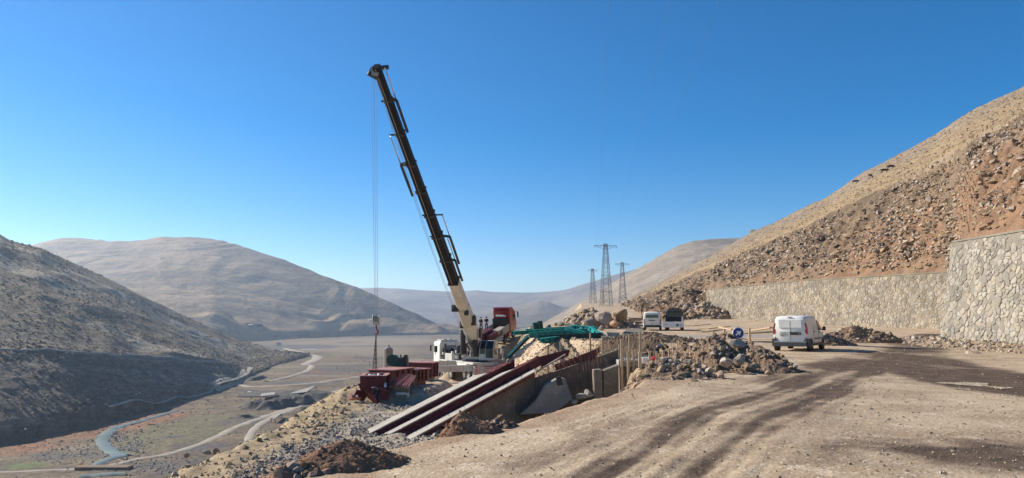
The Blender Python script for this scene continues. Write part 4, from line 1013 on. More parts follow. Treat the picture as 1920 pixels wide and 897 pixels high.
# steel on the bed
def on_truck(x, y, z): return Mt @ Vector((x, y, z))
cargo = []
for k, (x, y, z, L_, w_, h_, mt, lb) in enumerate(((-.4, 4.2, 1.65, 3.6, .8, .9, m_redsteel, 'wide dark red steel box girder piece lying on the lorry bed under the two men'),
        (.65, 4.4, 1.5, 3.2, .5, .6, m_redsteel, 'narrow dark red steel piece on the right edge of the lorry bed'),
        (.5, 6.9, 1.55, 3.0, .9, .5, m_concrete, 'pale timber and concrete pieces stacked at the front of the lorry bed'))):
    o = MB(); o.box((0, 0, 0), (w_, L_, h_)).box((0, 0, h_ / 2 + .03), (w_ + .12, L_, .05)).box((0, 0, -h_ / 2 + .03), (w_ + .12, L_, .05))
    for q in range(4): o.box((w_ / 2 + .02, -L_ / 2 + .3 + q * L_ / 4, 0), (.05, .05, h_ * .9))
    c_ = o.build('steel_piece', mt, None, .01); c_.matrix_world = Mt @ Matrix.Translation((x, y, z)); tag(c_, lb, 'steel piece')

# ================================================================ VANS
def shell(stations, prof, name, m, parent, smooth=True):
    """stations: (y, w, wt, zb, zt); prof(w,wt,zb,zt) -> half section points bottom to top"""
    V = []; n = None
    for st in stations:
        h = prof(*st[1:]); ring = h + [(-x, z) for x, z in reversed(h)]
        n = len(ring); V += [(x, st[0], z) for x, z in ring]
    k = len(stations); F = [(i * n + j, i * n + (j + 1) % n, (i + 1) * n + (j + 1) % n, (i + 1) * n + j) for i in range(k - 1) for j in range(n)]
    F += [tuple(range(n)), tuple((k - 1) * n + j for j in range(n - 1, -1, -1))]
    me = bpy.data.meshes.new(name); me.from_pydata(V, [], F); bm = bmesh.new(); bm.from_mesh(me); bmesh.ops.recalc_face_normals(bm, faces=bm.faces)
    bm.to_mesh(me); bm.free()
    if smooth:
        me.polygons.foreach_set('use_smooth', [True] * len(me.polygons)); me.set_sharp_from_angle(angle=R(38))
    return link(name, me, m, parent)
vprof = lambda w, wt, zb, zt: [(w * .93, zb), (w, zb + .12), (w, zb + (zt - zb) * .42), (w * .985, zb + (zt - zb) * .56), (wt, zt - .2), (wt - .035, zt - .09), (wt - .12, zt - .025), (wt * .45, zt)]
def plate(parent, c, s, txt):
    b = MB(); b.box(c, s); p = b.build('number_plate', m_white, parent)
    text_mesh('lettering', txt, s[2] * .8, m_black, p, Matrix.Translation((c[0], c[1] - s[1] / 2 - .004, c[2])) @ Matrix.Rotation(R(90), 4, 'X'), .002); return p
v = empty('compact_van', (0, 0, 0), 'white compact panel van parked right of the boulder mound, its rear doors towards the camera', 'van', rz=-R(34))
v.location = on_near(1483, 659, 20, 60); v.location.z -= .01
body = shell([(.0, .80, .70, .45, 1.66), (.05, .86, .755, .38, 1.76), (.25, .90, .79, .30, 1.845), (1.2, .915, .80, .28, 1.88), (2.5, .915, .79, .28, 1.87), (2.85, .91, .75, .28, 1.80), (3.15, .91, .69, .28, 1.62), (3.55, .905, .66, .28, 1.28), (3.75, .90, .70, .30, 1.13), (4.15, .85, .66, .32, .98), (4.33, .72, .55, .38, .80)], vprof, 'body', m_white, v)
b = MB(); b.box((0, -.02, .37), (1.62, .22, .2)).box((.88, .28, .46), (.12, .6, .42)).box((-.88, .28, .46), (.12, .6, .42)).box((0, 4.33, .42), (1.6, .2, .3))
for s in (-1, 1): b.box((s * .925, 2.2, .36), (.03, 2.1, .14)).prism([(s * .58, -.035, .47), (s * .79, -.035, .47), (s * .815, -.035, .78)], (0, .06, 0)).box((s * .93, 2.3, .66), (.02, 1.7, .06))
b.build('bumper', m_plastic, v, .02)
b = MB(); b.box((0, -.03, .50), (1.6, .1, .06)).build('bumper_top', m_greypaint, v, .01)
b = MB(); b.box((0, -.012, 1.45), (1.16, .03, .44)); b.build('pressed_panel', m_white, v, .012)
b = MB(); b.box((.0, .0, 1.05), (.012, .03, 1.1)).box((0, -.03, 1.05), (.012, .012, 1.1)); b.build('door_gap', m_greypaint, v)
b = MB(); b.box((-.02, -.018, .93), (1.02, .03, .15)); b.tube([(.49, -.003, .93), (.49, -.033, .93)], .075, 14).build('handle_strip', m_black, v)
b = MB(); disc_ring(b, (.47, -.036, .93), (0, 1, 0), .03, .05, .01, 14); b.build('round_emblem', m_greypaint, v)
plate(v, (-.27, -.036, .93), (.50, .012, .11), '34 CEM 41')
text_mesh('badge', 'CARGO', .06, m_greypaint, v, Matrix.Translation((-.42, -.012, .82)) @ Matrix.Rotation(R(90), 4, 'X'))
b = MB()
for s in (-1, 1):
    lp = MB(); lp.prism([(s * .74, -.01, .98), (s * .875, -.01, .88), (s * .865, -.0, 1.22), (s * .79, .015, 1.50), (s * .73, .015, 1.48)], (0, .16, 0)); lp.build('tail_lamp', m_redlamp, v, .01)
b = MB(); b.box((0, .03, 1.79), (.22, .06, .03)); b.build('brake_lamp', m_black, v)
for s in (-1, 1):
    w_ = MB(); w_.prism([(s * .915, 2.5, 1.12), (s * .905, 3.45, 1.08), (s * .80, 3.02, 1.55), (s * .80, 2.55, 1.60)], (s * .02, 0, 0)); w_.build('door_window', m_glass, v)
    h = MB(); h.box((s * .93, 2.55, .98), (.03, .2, .05)).box((s * .925, 1.35, 1.02), (.03, .2, .05)); h.box((s * .922, 2.46, .85), (.008, .012, 1.05)).box((s * .922, 3.5, .8), (.008, .012, .7)).box((s * .922, 1.25, .85), (.008, .012, 1.05)).build('door_handle', m_black, v)
    q = MB(); q.bar((s * .9, 3.35, 1.12), (s * 1.02, 3.3, 1.15), .06).box((s * 1.06, 3.28, 1.18), (.16, .12, .22)); q.build('wing_mirror', m_black, v, .03)
    for y in (.62, 3.55):
        wheel(v, (s * .83, y, .31), .32, .2, rimmat=m_chrome)
        q = MB(); disc_ring(q, (s * .90, y, .33), (1, 0, 0), .33, .37, .045, 22); q.build('wheel_arch', m_plastic, v)
b = MB(); b.prism([(-.72, 3.16, 1.60), (.72, 3.16, 1.60), (.70, 3.7, 1.17), (-.70, 3.7, 1.17)], (0, .03, .03)); b.build('windscreen', m_glass, v)
for s in (-1, 1):
    b = MB(); b.box((s * .66, 4.22, .85), (.3, .16, .2)); b.build('headlight', m_chrome, v, .03)

mv = empty('minibus', (0, 0, 0), 'white high-roofed minibus seen from behind, left of the dark-cabbed pickup', 'van', rz=-R(12))
mv.location = on_near(1223, 620.3, 50, 110)
shell([(0, .88, .78, .50, 1.88), (.06, .94, .84, .42, 1.97), (.4, .98, .88, .35, 2.06), (3.9, .98, .87, .35, 2.05), (4.25, .97, .76, .35, 1.75), (4.7, .95, .74, .38, 1.18), (5.2, .86, .66, .4, .95)], vprof, 'body', m_white, mv)
b = MB(); b.box((0, .005, 1.56), (1.34, .04, .36)); b.build('rear_window', m_blueglass, mv, .01)
b = MB(); b.box((0, -.02, .53), (1.80, .14, .12)).box((0, .0, .40), (1.75, .1, .12)); b.build('bumper', m_plastic, mv, .02)
b = MB(); b.box((0, -.015, 1.12), (.66, .03, .07)); b.tube([(0, 0, .78), (0, -.03, .78)], .05, 10).build('plate_lamp_bar', m_plastic, mv)
plate(mv, (0, -.02, 1.02), (.52, .02, .11), '65 AB 204')
for s in (-1, 1):
    b = MB(); b.box((s * .885, .0, 1.0), (.09, .08, .5)); b.build('tail_lamp', m_redlamp, mv, .01)
    b = MB(); b.box((s * .985, 2.4, 1.5), (.02, 2.9, .4)); b.build('side_window', m_glass, mv)
    b = MB(); b.bar((s * .95, 4.3, 1.4), (s * 1.15, 4.25, 1.45), .05).box((s * 1.2, 4.25, 1.45), (.16, .1, .3)); b.build('wing_mirror', m_black, mv, .02)
    for y in (.95, 4.2): wheel(mv, (s * .86, y, .35), .35, .22, rimmat=m_chrome)

pk = empty('pickup', (0, 0, 0), 'pickup with dark cab and white drop-side bed parked right of the minibus', 'pickup', rz=-R(15))
pk.location = on_near(1263, 620.6, 50, 110)
b = MB(); b.box((0, 2.9, .42), (.9, 5.0, .16)); b.build('chassis', m_black, pk)
b = MB(); b.box((0, 1.5, .55), (2.0, 2.9, .08)); b.build('bed_floor', m_greypaint, pk)
for nm, c_, s_s in (('tailgate', (0, 0, .66), (2.25, .05, .60)), ('side_board', (-1.02, 1.5, .78), (.05, 2.95, .40)), ('side_board', (1.02, 1.5, .78), (.05, 2.95, .40))):
    b = MB(); b.box(c_, s_s).box((c_[0], c_[1], c_[2] + s_s[2] / 2), (s_s[0] + .03, s_s[1] + .03, .05)); g_ = b.build(nm, m_white, pk, .01)
    if nm == 'tailgate':
        q = MB(); q.tube([(.42, -.025, .62), (.42, -.045, .62)], .13, 16).build('round_sticker', m_blueink, g_)
        q = MB(); q.box((.78, -.035, .64), (.34, .015, .08)).box((-.8, -.035, .68), (.3, .015, .07)); q.build('marking', m_greypaint, g_)
b = MB(); b.box((.95, .6, 1.25), (.1, .9, .6)); b.build('raised_board', m_white, pk, .01)
cb = shell([(3.1, .99, .90, .55, 2.25), (3.2, 1.0, .92, .5, 2.35), (4.4, 1.0, .90, .5, 2.35), (4.8, .98, .82, .5, 2.0), (5.4, .94, .72, .5, 1.35), (5.7, .85, .7, .5, 1.1)], vprof, 'cab', m_black, pk)
b = MB(); b.box((0, 3.09, 1.82), (1.45, .04, .42)); b.build('rear_window', m_glass, cb)
b = MB(); b.box((0, 3.02, 1.58), (1.7, .05, .05)).bar((-.8, 3.02, .84), (-.8, 3.02, 2.2), .05).bar((.8, 3.02, .84), (.8, 3.02, 2.2), .05).box((0, 3.02, 2.2), (1.7, .05, .05)); b.build('rack', m_greypaint, cb)
for k in range(5):
    b = MB(); b.box((-.6 + .3 * k, 3.3, 2.3), (.08, .06, .06)); b.build('roof_lamp', m_orange, cb)
for s in (-1, 1):
    b = MB(); b.box((s * 1.15, 4.7, 1.6), (.16, .1, .3)); b.bar((s * .95, 4.7, 1.6), (s * 1.12, 4.7, 1.6), .05).build('wing_mirror', m_black, cb)
    b = MB(); b.box((s * .8, .02, .30), (.28, .06, .10)); b.build('tail_lamp', m_redlamp, pk)
    for y in (.9, 4.9): wheel(pk, (s * .82, y, .36), .36, .22, rimmat=m_greypaint)
b = MB()
for k in range(14): b.box((random.uniform(-.8, .8), random.uniform(.3, 2.6), random.uniform(.65, .98)), (random.uniform(.1, .5), random.uniform(.2, .7), random.uniform(.1, .25)), Euler((0, 0, random.random() * 3)).to_matrix().to_4x4())
lo_ = b.build('scrap_load', m_concrete, None); lo_.location = pk.location; lo_.rotation_euler = pk.rotation_euler; tag(lo_, 'loose pale offcuts lying in the bed of the pickup', 'load')

# ================================================================ PEOPLE
def skin(name, chains, m, parent, sub=1):
    """chains: list of [(point, radius)...]; joined where points coincide; the first point is the root"""
    V = []; E = []; Rr = []; key = {}
    def vid(p, r):
        k = tuple(round(q, 4) for q in p)
        if k not in key: key[k] = len(V); V.append(p); Rr.append(r)
        return key[k]
    for ch in chains:
        ids = [vid(p, r) for p, r in ch]; E += list(zip(ids[:-1], ids[1:]))
    me = bpy.data.meshes.new(name); me.from_pydata(V, E, []); o = link(name, me, m, parent)
    o.modifiers.new('skin', 'SKIN').use_smooth_shade = True
    lay = me.skin_vertices[0].data if me.skin_vertices else None
    if lay is None: return o
    for i, r in enumerate(Rr): lay[i].radius = (r, r) if not isinstance(r, tuple) else r
    lay[0].use_root = True
    if sub: s = o.modifiers.new('sub', 'SUBSURF'); s.levels = sub; s.render_levels = sub
    return o
def ensure_skin(): pass
def person(label, loc, rz, J, top, legs, hat=m_hair, group=None, scale=1):
    """J: joints in metres, facing -Y"""
    p = empty('person', loc, label, 'person', group, rz); p.scale = (scale,) * 3
    V = lambda k: Vector(J[k])
    ch = [[(V('pel'), .11), (V('spi'), .12), (V('che'), .13), (V('nec'), .055), (V('hea').lerp(V('nec'), .5), .07), (V('hea'), .095), (V('hea') * 1 + (V('hea') - V('nec')) * .45, .07)]]
    for s in 'lr':
        ch.append([(V('che'), .13), (V('sh' + s), .065), (V('el' + s), .045), (V('wr' + s), .03), (V('wr' + s) + (V('wr' + s) - V('el' + s)).normalized() * .09, .036)])
        ch.append([(V('pel'), .11), (V('hi' + s), .09), (V('kn' + s), .058), (V('an' + s), .042), (V('to' + s), .036)])
        w_ = V('wr' + s); d = (w_ - V('el' + s)).normalized(); pm = w_ + d * .09; sd_ = d.cross(Vector((0, 1, .1))).normalized()
        for q in range(4):
            f0 = pm + sd_ * (.027 - .018 * q); ln = (.07, .08, .075, .055)[q]
            ch.append([(pm, .036), (f0 + d * .01, .010), (f0 + d * ln * .6 + Vector((0, -.012, 0)), .009), (f0 + d * ln + Vector((0, -.035, 0)), .008)])
        ch.append([(w_ + d * .03, .03), (w_ + d * .05 + Vector((0, -.035, 0)) + sd_ * .02, .011), (w_ + d * .085 + Vector((0, -.055, 0)) + sd_ * .02, .009)])
        # join the thumb root into the wrist
        ch.append([(w_, .03), (w_ + d * .03, .03)])
    fwd = Vector(J.get('face', (0, -1, 0))).normalized(); hd = V('hea')
    ch.append([(hd, .095), (hd + fwd * .085, .03), (hd + fwd * .115 + Vector((0, 0, -.01)), .012)])
    skin('body', ch, m_skin, p, 1)
    jc = [[(V('pel') + Vector((0, 0, .0)), .155), (V('spi'), .155), (V('che'), .175), (V('che').lerp(V('nec'), .6), .10)]]
    for s in 'lr': jc.append([(V('che'), .175), (V('sh' + s), .085), (V('el' + s), .065), (V('el' + s).lerp(V('wr' + s), .92), .05)])
    skin('jacket', jc, top, p, 1)
    tr_ = [[(V('spi').lerp(V('pel'), .7), .13), (V('pel'), .14)]]
    for s in 'lr': tr_.append([(V('pel'), .14), (V('hi' + s), .115), (V('kn' + s), .085), (V('an' + s).lerp(V('kn' + s), .1), .07)])
    skin('trousers', tr_, legs, p, 1)
    for s in 'lr':
        q = MB(); a = V('an' + s); t = V('to' + s); q.bar(a + (a - t).normalized() * .06 + Vector((0, 0, -.03)), t + (t - a).normalized() * .06 + Vector((0, 0, -.0)), .1, .09, wd2=.08, ht2=.05); q.build('shoe', m_black, p, .02)
    up = (V('hea') - V('nec')).normalized()
    vv, ff = ICO[2]; hm = MB(); vs = []
    for a in vv:
        a = Vector(a); k = .118
        q = V('hea') + up * .045 - fwd * .02 + a * k
        if (a - up * 0).dot(up) < -.25: q = V('hea') + up * .045 - fwd * .02 + (a - up * (a.dot(up) + .25)) * k
        vs.append(q)
    hm.add(vs, [tuple(f) for f in ff]); hm.build('hair' if hat is m_hair else 'helmet', hat, p, smooth=True)
    for s in (-1, 1):
        e = MB(); sd2 = fwd.cross(up).normalized(); c_ = V('hea') + fwd * .088 + sd2 * s * .033 + up * .01
        e.tube([c_, c_ + fwd * .012], .011, 6); e.build('eye', m_black, p)
    return p
STAND = dict(pel=(0, 0, .95), spi=(0, 0, 1.15), che=(0, .01, 1.36), nec=(0, 0, 1.52), hea=(0, -.02, 1.64), shl=(-.19, 0, 1.42), shr=(.19, 0, 1.42), ell=(-.25, .03, 1.15), elr=(.25, .03, 1.15), wrl=(-.25, -.10, .93), wrr=(.25, -.10, .93),
             hil=(-.09, 0, .92), hir=(.09, 0, .92), knl=(-.12, -.03, .50), knr=(.12, -.02, .50), anl=(-.14, .03, .09), anr=(.13, .03, .09), tol=(-.15, -.13, .04), tor=(.15, -.13, .04))
S2 = dict(STAND, elr=(.30, .0, 1.16), wrr=(.22, -.20, 1.08), knl=(-.16, -.08, .50), anl=(-.22, -.05, .09), tol=(-.25, -.20, .04), anr=(.16, .12, .09), tor=(.18, -.04, .04))
S3 = dict(STAND, ell=(-.26, -.06, 1.16), wrl=(-.10, -.22, 1.12), elr=(.26, -.06, 1.16), wrr=(.10, -.22, 1.10))
BEND = dict(pel=(0, .12, .90), spi=(0, -.05, 1.02), che=(0, -.27, 1.06), nec=(0, -.43, 1.03), hea=(0, -.54, .97), shl=(-.18, -.32, 1.02), shr=(.18, -.32, 1.02), ell=(-.22, -.38, .74), elr=(.22, -.38, .74), wrl=(-.14, -.46, .50), wrr=(.14, -.46, .50),
            hil=(-.09, .12, .88), hir=(.09, .12, .88), knl=(-.13, .05, .48), knr=(.13, .02, .48), anl=(-.16, .10, .09), anr=(.16, .08, .09), tol=(-.17, -.06, .04), tor=(.17, -.08, .04), face=(0, -.7, -.7))
CROUCH = dict(pel=(0, .12, .40), spi=(0, .05, .58), che=(0, -.10, .76), nec=(0, -.18, .90), hea=(0, -.23, 1.0), shl=(-.19, -.12, .80), shr=(.19, -.12, .80), ell=(-.24, -.28, .58), elr=(.24, -.28, .58), wrl=(-.10, -.44, .52), wrr=(.10, -.44, .52),
              hil=(-.09, .10, .38), hir=(.09, .10, .38), knl=(-.17, -.28, .50), knr=(.17, -.28, .48), anl=(-.14, -.02, .09), anr=(.14, -.02, .09), tol=(-.16, -.18, .04), tor=(.16, -.18, .04), face=(0, -.8, -.5))
q = P(901.5, 620.0, 97); person('man in dark work clothes standing astride on the lorry load, nearer the crane boom', q, R(150), S2, m_cloth_dark, m_cloth_dark)
q = P(912, 619.0, 97.6); person('man in a dark jacket on the lorry load, nearer the red cab', q, R(185), S3, m_cloth_dark, m_cloth_navy)
q = on_near(706, 757, 30, 80); person('worker in a grey jacket bent over red steel brackets below the hook', q, R(-70), BEND, m_cloth_grey, m_cloth_dark)
q = P(1221, 684, 44.5); person('crouching worker in black clothes at the left in the excavation behind the timber posts', q, R(-60), CROUCH, m_cloth_dark, m_cloth_dark)
q = P(1235, 680, 45.5); person('worker in dark blue leaning forward at the right in the excavation behind the timber posts', q, R(60), BEND, m_cloth_navy, m_cloth_dark)

m_shadeconcrete = mat('shade_darkened_concrete', [(.27, .245, .215), (.20, .18, .155)], scale=.9, bump=.4, bscale=8, bdist=.02, fine=.2)  # concrete with shade painted in, darker for the buttress and trench blocks
# ================================================================ BRIDGE GIRDERS being placed
def slab(name, q0, q1, q2, q3, ext, m, parent=None, bevel=0):
    return MB().prism([q0, q1, q2, q3], ext).build(name, m, parent, bevel)
def seg_t(a, b, t): return Vector(a).lerp(Vector(b), t)
def girder(label, back, front, bot, D0, D1, depth, tpan, group='long girders sloping down to the lower bench'):
    """back/front: image lines (left end, right end) of the pale top slab; bot: lower line of the red web. tpan: share of the length under pale slabs"""
    f0, f1 = P(*front[0], D0), P(*front[1], D1); k0, k1 = P(*back[0], D0 + depth), P(*back[1], D1 + depth); w0_, w1_ = P(*bot[0], D0), P(*bot[1], D1)
    root = empty('bridge_girder', w0_, label, 'girder', group); L = lambda v: Vector(v) - w0_
    ax = (f1 - f0).normalized(); dn = Vector((0, 0, -1)); yv = Vector((0, 1, 0))
    MB().prism([L(f0), L(f1), L(w1_), L(w0_)], (0, .06, 0)).build('front_web', m_redsteel, root)
    MB().prism([L(f0) + yv * (depth - .1), L(f1) + yv * (depth - .1), L(w1_) + yv * (depth - .1), L(w0_) + yv * (depth - .1)], (0, .06, 0)).build('rear_web', m_redsteel, root)
    MB().prism([L(w0_), L(w1_), L(w1_) + yv * (depth - .1), L(w0_) + yv * (depth - .1)], (0, 0, .05)).build('bottom_plate', m_redsteel, root)
    for k in range(1, 12):
        b = MB(); p = L(f0).lerp(L(f1), k / 12); q = L(w0_).lerp(L(w1_), k / 12); b.bar(p + Vector((0, -.03, -.02)), q + Vector((0, -.03, .02)), .035, .06)
        b.build('web_stiffener', m_redsteel, root)
    n = 9
    for k in range(n):
        a, c = tpan * k / n + .0015, tpan * (k + 1) / n - .0015
        p = [L(f0).lerp(L(f1), a), L(f0).lerp(L(f1), c), L(k0).lerp(L(k1), c), L(k0).lerp(L(k1), a)]
        p = [q_ + Vector((0, -.08 if i < 2 else 0, .02)) for i, q_ in enumerate(p)]
        MB().prism(p, (0, 0, .07)).build('deck_slab', m_concrete, root, .01)
    if tpan < .98:
        b = MB()
        for k in range(5):
            t = tpan + (1 - tpan) * (k + .5) / 5; p = L(f0).lerp(L(f1), t); q = L(k0).lerp(L(k1), t); b.bar(p + Vector((0, .05, -.03)), q + Vector((0, -.05, -.03)), .06)
            if k % 2: b.bar(p + Vector((0, .05, -.03)), L(k0).lerp(L(k1), min(1, t + .06)) + Vector((0, -.05, -.03)), .05)
        b.build('cross_bracing', m_redsteel, root)
    return root
girder('rearmost sloping red girder under pale deck slabs, nearest the crane', [(669.7, 818.5), (938, 682)], [(685, 820), (965, 676)], [(704, 824), (965, 692)], 37.5, 42, 1.6, .80)
girder('middle sloping red girder topped with pale deck slabs', [(704, 820.7), (976, 683)], [(721.8, 822), (1012, 669)], [(744, 825), (1014, 685.5)], 36.6, 41, 1.6, .82)
girder('frontmost sloping girder, its pale slab along the edge above a brown concrete side', [(744.6, 824), (1003, 690)], [(757, 834), (1003, 699.5)], [(757, 838), (1003, 705)], 35.4, 39.4, 2.0, .999)
# brown side wall below the front girder, with its dark continuation and buttresses
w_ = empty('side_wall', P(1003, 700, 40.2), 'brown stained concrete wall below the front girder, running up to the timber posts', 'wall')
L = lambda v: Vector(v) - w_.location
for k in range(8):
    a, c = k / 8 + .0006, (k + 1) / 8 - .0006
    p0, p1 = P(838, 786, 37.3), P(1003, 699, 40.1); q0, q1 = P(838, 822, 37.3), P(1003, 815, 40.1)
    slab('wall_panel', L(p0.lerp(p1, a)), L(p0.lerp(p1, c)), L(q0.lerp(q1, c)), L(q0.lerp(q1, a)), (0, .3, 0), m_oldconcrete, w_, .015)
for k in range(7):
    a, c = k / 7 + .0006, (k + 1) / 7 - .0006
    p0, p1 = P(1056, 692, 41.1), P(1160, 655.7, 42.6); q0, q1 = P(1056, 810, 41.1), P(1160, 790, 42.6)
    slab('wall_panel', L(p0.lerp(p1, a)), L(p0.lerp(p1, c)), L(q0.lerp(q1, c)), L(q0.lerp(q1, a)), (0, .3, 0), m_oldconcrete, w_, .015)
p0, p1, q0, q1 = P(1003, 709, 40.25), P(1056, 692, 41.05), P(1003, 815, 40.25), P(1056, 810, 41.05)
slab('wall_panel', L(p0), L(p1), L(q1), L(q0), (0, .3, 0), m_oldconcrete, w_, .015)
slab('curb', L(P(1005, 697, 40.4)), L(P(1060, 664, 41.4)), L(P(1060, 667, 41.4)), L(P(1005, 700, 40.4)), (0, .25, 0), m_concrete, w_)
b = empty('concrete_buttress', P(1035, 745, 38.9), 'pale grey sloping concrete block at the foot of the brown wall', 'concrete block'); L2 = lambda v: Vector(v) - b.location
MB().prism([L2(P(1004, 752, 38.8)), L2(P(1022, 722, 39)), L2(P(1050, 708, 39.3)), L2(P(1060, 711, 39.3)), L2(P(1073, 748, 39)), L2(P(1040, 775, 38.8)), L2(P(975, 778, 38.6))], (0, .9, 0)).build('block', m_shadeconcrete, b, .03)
MB().prism([L2(P(1042, 707, 38.7)), L2(P(1052, 706, 38.7)), L2(P(1056, 722, 38.7)), L2(P(1045, 724, 38.7))], (0, .04, 0)).build('black_sheet', m_black, b)
for (a, c_, d, e_, D, lb) in (((1113, 694), (1129, 693), (1131, 790), (1115, 790), 39.6, 'narrow dark stone column standing left in the trench'), ((1131, 695), (1160, 684), (1160, 790), (1131, 790), 39.9, 'broad dark stone pier at the right end of the trench')):
    o = MB().prism([P(*a, D), P(*c_, D), P(*d, D), P(*e_, D)], (0, .8, 0)).build('stone_pier', m_oldconcrete, None, .04); tag(o, lb, 'pier')
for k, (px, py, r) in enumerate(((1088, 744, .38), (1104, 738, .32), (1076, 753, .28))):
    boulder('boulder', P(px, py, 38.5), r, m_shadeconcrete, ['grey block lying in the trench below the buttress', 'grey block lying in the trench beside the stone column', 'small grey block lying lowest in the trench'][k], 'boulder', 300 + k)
# red plates behind the stirrups
for k, (a, c_, d, e_, D, lb) in enumerate((((1012, 669), (1068, 655), (1066, 668), (1014, 689), 43.2, 'dark red steel plate standing behind the open end of the middle girder'),
        ((1040, 684), (1118, 655), (1118, 672), (1044, 706), 41.8, 'long dark red form plate behind the row of bent bars'), ((1092, 668), (1125, 650), (1122, 664), (1098, 678), 44.5, 'short red form plate at the top of the wall near the timber posts'))):
    tag(MB().prism([P(*a, D), P(*c_, D), P(*d, D), P(*e_, D)], (0, .05, 0)).build('form_plate', m_redsteel), lb, 'steel plate')
rb = None
def bars(label, items, D, r=.022):
    for k, pts in enumerate(items):
        o = MB().tube([P(x, y, D + dd) for x, y, dd in pts], r, 5).build('rebar', m_rust, None)
        tag(o, ORD[k] + ' from the left of the ' + label.replace(',', ''), 'rebar', label.split(',')[0])
its = []
for k in range(9):
    x = 1004 + k * 9.2; y = 694 - k * 4.4; its.append([(x, y, 0), (x + 9, y + 6, -.2), (x + 5, y + 9 + (k % 3), -.1), (x + 12, y + 17 + 2 * (k % 2), .1)])
bars('bent steel bar ends, above the brown wall', its, 40.0)
its = []
for k in range(17):
    x = 1048 + k * 4.6; y = 692 - k * 2.1 - (k % 3); its.append([(x, y - 12, .2), (x + 2 + k % 3, y + 6, 0), (x + 6, y + 24 + 2 * (k % 4), -.1)])
bars('upright thin steel bars, over the dark wall', its, 40.8, .018)
# ================================================================ TIMBER POSTS round the excavation
posts = [(1107.3, 629, 655, 46, .14), (1130, 635, 663, 44, .15), (1165.6, 642, 716, 40, .15), (1162, 650, 674, 43, .12), (1181.7, 633, 666, 44, .14), (1178, 664, 708, 39.5, .16), (1187.5, 662, 690, 41, .14), (1192.7, 660, 682, 43, .13), (1202, 629, 671, 43, .16), (1200.5, 666, 703, 39.5, .22), (1218.7, 665, 690, 40, .15), (1232, 664, 684, 40.5, .12), (1245, 662, 677, 41, .17), (1271, 643, 666, 44, .12), (1276, 645, 668, 42, .16), (1281, 643, 663, 45, .12), (1338, 626, 645, 40, .17), (1359, 622, 638, 41, .15), (1406, 620, 634, 43, .15), (1051, 645, 660, 46, .13), (1027.5, 659, 673, 45, .13), (1119, 657, 669, 43, .12), (1236.5, 668, 682, 41.5, .12), (1255, 660, 676, 44, .12)]
posts.sort()
for k, (px, ya, yb, D, wd) in enumerate(posts):
    a, c_ = P(px, ya, D), P(px, yb, D); tilt = Vector((random.uniform(-.03, .03), random.uniform(-.05, .05), 0)) * (a.z - c_.z)
    o = empty('timber_post', c_, ORD[k] + ' from the left of the upright timber posts around the excavation', 'post', 'upright timber posts')
    hh = a.z - c_.z + .15
    MB().bar((0, 0, -max(.2, min(3.2, c_.z - nz(c_.x, c_.y) + .15))), tilt + Vector((0, 0, hh)), wd * .8, wd * .5, up=(0, 1, 0)).build('post', m_wood, o, .008)
o = MB().bar(P(1238, 638, 45), P(1251, 656, 45), .13, .08).build('leaning_plank', m_wood); tag(o, 'short plank leaning to the left above the excavation', 'plank')
for k, (a, c_, D, w2, lb) in enumerate((((1183, 710), (1198, 690), 38.5, .2, 'pale formwork board lying askew at the near corner of the pit'), ((1188, 716), (1200, 695), 38.2, .16, 'second askew formwork board in the near corner of the pit'), ((1178, 722), (1186, 700), 37.8, .16, 'short board end poking out of the dirt below the posts'), ((1202, 663), (1222, 659), 43, .14, 'dark plank bridging the pit beside the workers'), ((1240, 661), (1266, 650), 42.5, .12, 'dark plank rising to the right behind the pit posts'), ((1254, 672), (1268, 664), 41.5, .1, 'thin plank lying at the right end of the pit'))):
    o = MB().bar(P(*a, D), P(*c_, D + .8), w2, .05).build('board', m_wood if k < 3 else m_oldwood, None, .006); tag(o, lb, 'board')
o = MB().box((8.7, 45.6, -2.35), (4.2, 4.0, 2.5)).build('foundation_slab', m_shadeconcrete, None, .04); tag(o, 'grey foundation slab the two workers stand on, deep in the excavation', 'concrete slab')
for k in range(9):
    px = 1168 + k * 13.5 + random.uniform(-4, 4); py = 674 + random.uniform(-9, 8); D = 41.5 + random.uniform(-1, 3); ln = random.uniform(.7, 1.6); a = P(px, py, D)
    o = MB().bar((0, 0, 0), (ln, random.uniform(-.4, .4), random.uniform(-.12, .25)), .16, .05).build('formwork_board', m_wood if k % 3 else m_oldwood, None, .006); o.location = a; tag(o, ORD[k] + ' from the left of the crosswise formwork boards nailed between the posts', 'board', 'crosswise formwork boards')
for k in range(12):
    px = 1170 + k * 10.5 + random.uniform(-3, 3); D = 42.5 + random.uniform(0, 3.5); a = P(px, 663 + random.uniform(-8, 6), D); b_ = P(px + random.uniform(-1.5, 1.5), 688, D)
    o = MB().bar(b_, a, .1, .06, up=(0, 1, 0)).build('formwork_stake', m_wood, None, .005); tag(o, ORD[k] + ' from the left of the short stakes deep in the excavation', 'stake', 'short stakes in the excavation')
for k, (px, py, w2, h2) in enumerate(((1196, 676, 1.5, .8), (1228, 672, 1.2, .6), (1258, 668, 1.3, .6))):
    o = MB().box((0, 0, 0), (w2, .05, h2)).build('shuttering_board', m_oldwood, None, .006); o.location = P(px, py, 46.5); tag(o, ['left', 'middle', 'right'][k] + ' one of the dark formwork panels at the back of the excavation', 'shuttering', 'dark formwork panels')
